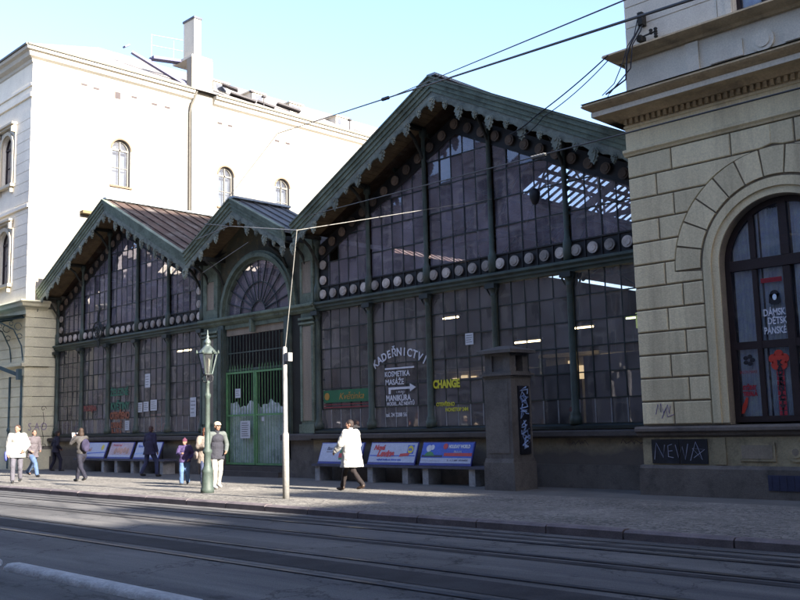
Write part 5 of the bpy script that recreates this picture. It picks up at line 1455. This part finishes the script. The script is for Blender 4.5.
wire([(-27.2,-1.12,8.72),ND],.015,wirel,'pale wire from the gateway gable to the knot above the white pole')
wire([(-29.3,-1.15,8.55),(-27.2,-1.12,8.72),(-28.7,-1.15,9.05)],.018,wirel,'short pale wires tied across the gateway gable')
wire([ND,(-15.95,-.15,7.73)],.009,wirel,'pale wire from the knot above the white pole to a column of the large hall')
wire([ND,(-16.35,-7.04,4.6),(-16.58,-7.04,3.30)],.009,wirel,'slender cable hanging from the wire knot down to the white pole top')
wire([(-28.9,-1.1,7.25),(-26.1,-1.1,7.95)],.012,wirel,'thin tie wire slanting under the gateway gable')
wire([(-45.8,LY-.1,13.9),(-44.3,-6,12.9)],.012,wirel,'pale wire reaching the upper front of the white building') if 0 else None
def twist(t): pass
E1=V((-11.1,YF-.45,10.05)); E2=V((-13.6,-1.12,9.35))
wire([E1,E2,(-14.5,-1.12,9.05)],.016,wirem,'dark service cable from the cream building down to the large hall eaves',.05)
wire([E1+V((0,0,-.12)),E2+V((.2,0,-.1)),(-14.2,-1.12,8.9)],.012,wirem,'second dark service cable just below the first, reaching the large hall eaves',.09)
wire([(-10.9,YF-.8,9.0),(-11.9,-1.12,8.9)],.010,wirem,'thin cable looping from the main cornice to the hall roof edge',.08)

# ---------------------------------------------------------------- buildings outside the frame: they close the street, shade it and show in the glass
def plain_block(name,x0,x1,y0,y1,h,lab,col,face,win=True,flat=False):
    """a street block with real windows on the faces that matter. face: '+y', '-x', '-y'"""
    t=thing(name,((x0+x1)/2,(y0+y1)/2,-.1),lab,'building')
    g=MB(); g.box(x0,x1,y0,y1,-.3,h); 
    fl=3.6
    if '+y' in face: 
        for k in range(1,int(h/fl)+1): g.box(x0,x1,y1+.001,y1+.25,k*fl-.2,k*fl)
    obj('wall', g, col, t)
    g=MB(); g.add([(x0-.4,y0-.4,h),(x1+.4,y0-.4,h),(x1+.4,y1+.4,h),(x0-.4,y1+.4,h),(x0+2,(y0+y1)/2,h+(.05 if flat else 2.2)),(x1-2,(y0+y1)/2,h+(.05 if flat else 2.2))],[(0,1,5,4),(2,3,4,5),(1,2,5),(3,0,4),(3,2,1,0)])
    obj('roof', g, roofm, t)
    if win:
        n=int((x1-x0)/2.6) if '+y' in face else int((y1-y0)/2.6)
        cnt=0
        fr=MB(); wn_=MB()
        for k in range(0,int(h/fl)):
            for i in range(n):
                z=k*fl+.9
                if '+y' in face:
                    x=x0+(i+.5)*(x1-x0)/n; wn_.box(x-.55,x+.55,y1+.002,y1+.04,z,z+2.0); fr.box(x-.75,x+.75,y1+.002,y1+.18,z+2.05,z+2.25); fr.box(x-.7,x-.56,y1+.002,y1+.1,z,z+2.04); fr.box(x+.56,x+.7,y1+.002,y1+.1,z,z+2.04); fr.box(x-.04,x+.04,y1+.041,y1+.06,z,z+2.0); fr.box(x-.55,x+.55,y1+.041,y1+.06,z+1.3,z+1.38)
                else:
                    y=y0+(i+.5)*(y1-y0)/n; wn_.box(x0-.04,x0-.002,y-.55,y+.55,z,z+2.0); fr.box(x0-.15,x0-.002,y-.75,y+.75,z+2.05,z+2.25)
        w1=obj('windows', wn_, winf, t); w1['kind']='stuff'; w2=obj('window_surrounds', fr, stone_u, t); w2['kind']='stuff'
    return t
cA=M('ochre_render',(.46,.37,.30),.9,.25,.4); cB=M('pinkish_render',(.48,.40,.37),.9,.25,.4); cC=M('grey_render',(.42,.39,.38),.9,.25,.4)
plain_block('apartment_block',-26,-1.5,-42,-28.5,23,'ochre apartment block across the street behind the photographer',cA,'+y')
plain_block('apartment_block',-58,-27,-42,-28.5,20,'pinkish apartment block across the street farther left',cB,'+y')
plain_block('apartment_block',-94,-59,-42,-28.5,19,'pinkish apartment block across the street, second from its far left end',cB,'+y')
plain_block('apartment_block',-150,-95,-42,-28.5,23,'grey apartment block across the street at its far left end',cC,'+y')
plain_block('apartment_block',3.2,40,-34,-12.45,24,'grey corner block on the near side, right of the photographer',cC,'+y')  # unseen block, added to keep the foreground road in shadow
plain_block('apartment_block',5.0,26,-3.05,14,28.6,'unseen tall block added to shade the pavement, next to the cream rusticated building',cB,'-x')  # unseen block, depth and height set to shade the strip along the wall
eb=plain_block('apartment_block',45,60,-34,12,26.2,'unseen long block added to cut the low sun at the far right end of the street',cA,'-x',flat=True)  # unseen block, height set for where the sunlit ground ends
g=MB(); g.box(45,47,-10.35,-9.15,26.3,28.4); g.box(45,47,-6.55,-4.3,26.3,28.2); g.box(45,47,-12.3,-11.1,26.3,26.9); 
obj('roofline_shadow_boxes', g, cA, eb)  # added roofline boxes, shaped to step the edge of the sunlit ground

# ---------------------------------------------------------------- people
skin=M('skin',(.30,.17,.12),.6,.12,6,60,.05)
def clothm(name,col,rough=.85,var=.2): return M(name,col,rough,var,5,60,.25)
tex=bpy.data.textures.new('folds','CLOUDS'); tex.noise_scale=.11; tex.noise_depth=2
def organic(name, mb, mat, parent, vox=.014, smooth=3, disp=0.0):
    o=obj(name, mb, mat, parent, fixn=False)
    for p in o.data.polygons: p.use_smooth=True
    m=o.modifiers.new('r','REMESH'); m.mode='VOXEL'; m.voxel_size=vox; m.use_smooth_shade=True
    if smooth:
        s_=o.modifiers.new('s','SMOOTH'); s_.iterations=smooth; s_.factor=.6
    if disp:
        d_=o.modifiers.new('d','DISPLACE'); d_.texture=tex; d_.strength=disp; d_.mid_level=.5; d_.texture_coords='GLOBAL'
    # bake modifiers into the mesh
    dg=bpy.context.evaluated_depsgraph_get(); dg.update()
    me=bpy.data.meshes.new_from_object(o.evaluated_get(dg)); me.materials.clear(); me.materials.append(mat)
    o.modifiers.clear(); old=o.data; o.data=me; bpy.data.meshes.remove(old)
    for p in me.polygons: p.use_smooth=True
    return o

def person(x,y,ang,H,lab,stride=.5,coat=(.5,.5,.5),coat_len=.0,legs=(.1,.1,.1),shoes=(.03,.03,.03),hair=(.05,.03,.02),
           arms=('hang','hang'),puffy=1.0,hood=False,hat=None,longhair=False,wide=0.0,wide_leg=1.0,bag=None,vest=None,head_turn=0.0,lean_=0.03,lead=1,build=1.0):
    """ang: heading in degrees (0 = +x, 90 = +y)"""
    z0=gz(y) if y>KY else -.12
    s=H/1.75; th=R(ang)
    fx,fy=cos(th),sin(th)
    def T(p):   # local: x right, y forward, z up
        return V((x+s*(p[0]*fy+p[1]*fx), y+s*(-p[0]*fx+p[1]*fy), z0+s*p[2]))
    rotm=Matrix.Rotation(th-pi/2,3,'Z')
    t=thing('person',(x,y,z0),lab,'person')
    def E(mb,c,r,rx=0.0,ry=0.0): mb.ell(T(c),tuple(q*s for q in r),16,10,rot=rotm@Matrix.Rotation(rx,3,'X')@Matrix.Rotation(ry,3,'Y'))
    def Cp(mb,a,b,ra,rb_): mb.cap(T(a),T(b),ra*s,rb_*s)
    hipz=.92-.10*stride*stride; b_=build
    L={}
    for sg in (-1,1):
        ph = sg*lead
        fyo=.5*stride*ph*.92
        foot=(sg*(.10+wide),fyo,.085 if ph>0 else .10+.05*stride)
        hip=(sg*.09,0,hipz)
        if ph>0: knee=(sg*(.10+wide*.5),fyo*.5+.07+.03,.50)
        else: knee=(sg*(.10+wide*.5),fyo*.42+.05,.48)
        L[sg]=(hip,knee,foot)
    ln=lean_; sh_z=1.43; sh=lambda sg:(sg*.185*b_,ln,sh_z)
    A={}
    for sg,mode in ((-1,arms[0]),(1,arms[1])):
        S=sh(sg)
        if mode=='hang': el=(sg*.25*b_,ln-.02,1.14); ha=(sg*.25*b_,ln+.08,.88)
        elif mode=='fwd': el=(sg*.25*b_,ln+.10,1.16); ha=(sg*.22*b_,ln+.30,.98)
        elif mode=='back': el=(sg*.26*b_,ln-.14,1.15); ha=(sg*.25*b_,ln-.16,.90)
        elif mode=='pocket': el=(sg*.31*b_,ln-.08,1.15); ha=(sg*.20*b_,ln+.13,.98)
        elif mode=='chest': el=(sg*.26*b_,ln+.08,1.17); ha=(sg*.10,ln+.27,1.20)
        elif mode=='face': el=(sg*.28*b_,ln+.16,1.25); ha=(sg*.10,ln+.26,1.47)
        elif mode=='out': el=(sg*.36*b_,ln+.02,1.22); ha=(sg*.42*b_,ln+.22,1.25)
        A[sg]=(S,el,ha)
    # --- body: one continuous surface
    mb=MB()
    for sg in (-1,1):
        h_,k_,f_=L[sg]; Cp(mb,h_,k_,.085,.058); Cp(mb,k_,f_,.056,.040); 
        E(mb,(f_[0],f_[1]+.07,f_[2]-.04),(.042,.11,.035))
        S,el,ha=A[sg]; Cp(mb,S,el,.052,.042); 
        d=(V(ha)-V(el)).normalized(); w_=V(ha)-d*.03
        Cp(mb,el,tuple(w_),.040,.026)
        # hand
        d2=d if True else d
        side=V((sg*-1,0,0)); 
        n_=d.cross(side).normalized(); side=n_.cross(d).normalized()
        pc=V(ha)+d*.035
        mb.cap(T(tuple(V(ha)+n_*0)),T(tuple(V(ha)+d*.07)),.026*s,.030*s,8)
        for q,(off,ll) in enumerate(((-.027,.062),(-.009,.072),(.009,.068),(.026,.052))):
            p0=V(ha)+d*.075+n_*off; p1=p0+d*ll*.5+side*.010; p2=p1+d*ll*.42+side*.022
            mb.cap(T(tuple(p0)),T(tuple(p1)),.0095*s,.0088*s,7); mb.cap(T(tuple(p1)),T(tuple(p2)),.0088*s,.0078*s,7)
        p0=V(ha)+d*.015+n_*-.022; p1=p0+d*.035+n_*-.028+side*.01; p2=p1+d*.03+side*.012
        mb.cap(T(tuple(p0)),T(tuple(p1)),.012*s,.010*s,7); mb.cap(T(tuple(p1)),T(tuple(p2)),.010*s,.0085*s,7)
        Cp(mb,(0,ln,1.40),S,.06,.05)
    E(mb,(0,0,hipz+.02),(.155,.105,.12)); E(mb,(0,ln*.5,1.15),(.135*b_,.095,.17)); E(mb,(0,ln,1.32),(.165*b_,.105,.15))
    hx=.0; hy=ln+.03; hz=1.635
    Cp(mb,(0,ln-.005,1.42),(0,hy-.015,1.56),.052,.048)
    ct,st=cos(head_turn),sin(head_turn)
    def HT(p): return (hx+p[0]*ct+p[1]*st, hy-p[0]*st+p[1]*ct, hz+p[2])
    hrot=lambda: None
    def HE(mb,c,r): mb.ell(T(HT(c)),tuple(q*s for q in r),16,12,rot=rotm@Matrix.Rotation(-head_turn,3,'Z'))
    HE(mb,(0,-.005,.01),(.074,.092,.105)); HE(mb,(0,.022,-.055),(.055,.062,.062)); HE(mb,(0,.055,-.092),(.024,.022,.02))
    mb.cap(T(HT((0,.088,.012))),T(HT((0,.106,-.022))),.008*s,.013*s,8)
    HE(mb,(0,.082,.028),(.045,.014,.012)); HE(mb,(0,.082,-.052),(.022,.012,.010))
    for sg in (-1,1): HE(mb,(sg*.076,-.008,-.008),(.012,.020,.030)); HE(mb,(sg*.038,.062,-.022),(.022,.022,.020))
    organic('body', mb, skin, t, .0085, 2)
    g=MB()
    for sg in (-1,1): HE(g,(sg*.030,.083,.008),(.011,.006,.006))
    obj('eyes', g, blk, t); g=MB(); HE(g,(0,.0945,-.052),(.022,.004,.0045)); obj('mouth', g, M('lips',(.35,.12,.10),.6,.1,5,bump=0), t)
    # --- hair or hat
    hm=clothm('hair',hair,.7,.35)
    mb=MB(); HE(mb,(0,-.020,.032),(.084,.094,.094)); HE(mb,(0,-.045,-.02),(.078,.068,.075))
    if longhair: HE(mb,(0,-.06,-.08),(.085,.055,.11)); HE(mb,(.055,-.01,-.06),(.03,.05,.09)); HE(mb,(-.055,-.01,-.06),(.03,.05,.09))
    organic('hair', mb, hm, t, .010, 1, .012)
    if hat:
        mb=MB(); HE(mb,(0,-.008,.052),(.094,.104,.078))
        if hat[1]=='cap': HE(mb,(0,.10,.038),(.065,.068,.012))
        else: HE(mb,(0,0,.03),(.098,.108,.035)); HE(mb,(0,-.01,.14),(.03,.03,.028))
        organic('hat', mb, clothm('hat',hat[0]), t, .010, 1)
    # --- trousers
    mb=MB()
    for sg in (-1,1):
        h_,k_,f_=L[sg]; wl=wide_leg
        Cp(mb,h_,k_,.100*wl,.076*wl); Cp(mb,k_,(f_[0],f_[1]-.005,f_[2]+.03),.072*wl,.064*wl)
    E(mb,(0,0,hipz+.04),(.168*b_,.122,.13))
    organic('trousers', mb, clothm('trousers',legs), t, .013, 4, .026)
    for sg in (-1,1):
        h_,k_,f_=L[sg]; up_= 0 if sg*lead>0 else .35*stride
        mb=MB(); mb.ell(T((f_[0],f_[1]+.065,f_[2]-.035)),(.050*s,.135*s,.046*s),14,8,rot=rotm@Matrix.Rotation(-up_,3,'X')); E(mb,(f_[0],f_[1]-.01,f_[2]+.0),(.05,.055,.06))
        organic('shoe', mb, clothm('shoe',shoes,.5), t, .012, 1)
    # --- coat / jacket
    pf=puffy
    mb=MB(); wsh=b_
    E(mb,(0,ln,1.31),(.180*wsh*(.6+.4*pf),.130*pf,.15)); E(mb,(0,ln*.6,1.13),(.170*wsh*pf,.130*pf,.20)); E(mb,(0,.0,.98),(.180*wsh*pf,.138*pf,.15))
    if coat_len>0:
        n=16; hem=hipz-coat_len; 
        vs=[];fs=[]
        rings=[(1.18,.160*pf,.120*pf),(1.0,.178*pf,.135*pf),(hipz-.02,.195*pf,.15*pf),(hem,.20*pf+.05*coat_len+wide*.3,.155*pf+.16*stride*coat_len*1.6)]
        for (z,rx,ry) in rings:
            for i in range(n): a=2*pi*i/n; vs.append(T((rx*cos(a)*wsh,ry*sin(a),z)))
        for j in range(3):
            for i in range(n): fs.append((j*n+i,j*n+(i+1)%n,(j+1)*n+(i+1)%n,(j+1)*n+i))
        fs+=[tuple(range(n))[::-1],tuple(range(3*n,4*n))]; mb.add(vs,fs)
    sl_mb=mb if vest is None else MB()
    for sg in (-1,1):
        S,el,ha=A[sg]; d=(V(ha)-V(el)).normalized(); e2=V(ha)-d*.015
        Cp(sl_mb,S,el,.072*pf,.062*pf); Cp(sl_mb,el,tuple(e2),.060*pf,.050*pf); Cp(sl_mb,(0,ln-.01,1.42),S,.075,.072*pf)
    Cp(mb,(0,ln-.01,1.44),(0,ln+.0,1.50),.078,.072)
    if hood: E(mb,(0,ln-.09,1.49),(.115,.08,.085))
    organic('coat' if coat_len>.12 else 'jacket', mb, clothm('coat',coat), t, .013, 4, .026 if pf<1.1 else .034)
    if vest is not None: organic('sleeves', sl_mb, clothm('sleeves',vest), t, .014, 6, .012)
    if bag:
        kind,bc=bag
        mb=MB()
        if kind=='back': E(mb,(0,-.20,1.18),(.15,.09,.22)); E(mb,(0,-.26,1.08),(.11,.05,.11))
        elif kind=='side': E(mb,(-.30,.05,.80),(.05,.14,.18)); 
        elif kind=='shoulder': E(mb,(.26,-.06,.92),(.06,.15,.13)); Cp(mb,(.26,-.06,1.0),(.10,0,1.46),.012,.012)
        elif kind=='right': E(mb,(.31,.02,.82),(.05,.15,.16))
        organic('bag', mb, clothm('bag',bc), t, .014, 2, .02)
    return t, T, A

person(-30.0,-7.35,-25,1.84,'person in a bulky white jacket and grey trousers at the far left',stride=.35,coat=(.42,.41,.38),coat_len=.14,legs=(.11,.105,.13),hair=(.05,.025,.015),arms=('pocket','hang'),puffy=1.25,bag=('right',(.10,.12,.45)),head_turn=.5)
person(-35.0,-4.6,8,1.76,'person in a grey-brown jacket and pale blue jeans striding beside the cream corner',stride=1.0,coat=(.10,.085,.095),coat_len=.10,legs=(.08,.13,.24),hair=(.04,.03,.025),arms=('pocket','pocket'),puffy=1.12,wide_leg=1.15,head_turn=.2)
person(-40.2,-1.25,85,1.78,'person in a dark navy suit seen from behind near the wall, feet apart',stride=.25,coat=(.018,.017,.035),coat_len=.08,legs=(.015,.015,.035),hair=(.03,.02,.02),arms=('pocket','pocket'),wide=.14,puffy=1.05)
_,T4,A4=person(-29.1,-5.6,-172,1.74,'person in a light grey top with a dark backpack, holding up a white paper',stride=.8,coat=(.06,.055,.055),coat_len=.0,legs=(.012,.012,.025),hair=(.04,.022,.014),arms=('face','face'),bag=('back',(.03,.025,.06)),longhair=True,head_turn=.3)
person(-30.9,-2.05,100,1.86,'person in a navy jacket and dark jeans standing before the left hall window',stride=.3,coat=(.02,.02,.06),coat_len=.14,legs=(.04,.05,.12),hair=(.06,.03,.03),arms=('hang','hang'),wide=.14,puffy=1.12,build=1.05,head_turn=-.5)
person(-24.3,-4.75,-40,1.36,'child in a purple quilted jacket, pink hat and light blue trousers',stride=.3,coat=(.055,.035,.11),coat_len=.06,legs=(.08,.14,.27),hair=(.12,.05,.04),arms=('pocket','chest'),puffy=1.2,hat=((.10,.025,.05),'bobble'),wide_leg=1.25,head_turn=.4)
person(-23.55,-4.55,-15,1.68,'red-haired person in a beige coat standing between the child and the green lamp post',stride=.2,coat=(.20,.165,.14),coat_len=.24,legs=(.04,.05,.10),hair=(.12,.035,.012),arms=('pocket','chest'),hood=True,longhair=True,puffy=1.1,bag=('shoulder',(.22,.18,.16)))
person(-21.55,-5.5,-12,1.80,'person in a pale cap, charcoal vest and white trousers beside the green lamp post',stride=.22,coat=(.028,.028,.04),coat_len=.14,legs=(.34,.33,.30),shoes=(.7,.66,.6),hair=(.3,.25,.2),arms=('pocket','hang'),hat=((.62,.50,.36),'cap'),vest=(.11,.125,.12),puffy=1.1,head_turn=-.1)
person(-17.85,-3.9,190,1.80,'person in a long bright white coat and dark brown trousers walking away to the left',stride=.85,coat=(.42,.41,.39),coat_len=.26,legs=(.016,.010,.010),shoes=(.05,.03,.02),hair=(.022,.012,.010),arms=('fwd','hang'),puffy=1.40,build=1.16,head_turn=-.6,bag=None)
# white paper held up by the walker with the backpack
hp=T4((-.0,.36,1.52)); t=thing('paper_sheet',tuple(hp),'bright white paper held up by the person with the backpack','paper')
g=MB(); g.add([T4((-.11,.37,1.42)),T4((.11,.37,1.42)),T4((.11,.40,1.60)),T4((-.11,.40,1.60))],[(0,1,2,3)]); obj('sheet', g, M('sunlit_paper',(.85,.85,.85),.8,.05,4,bump=0), t)
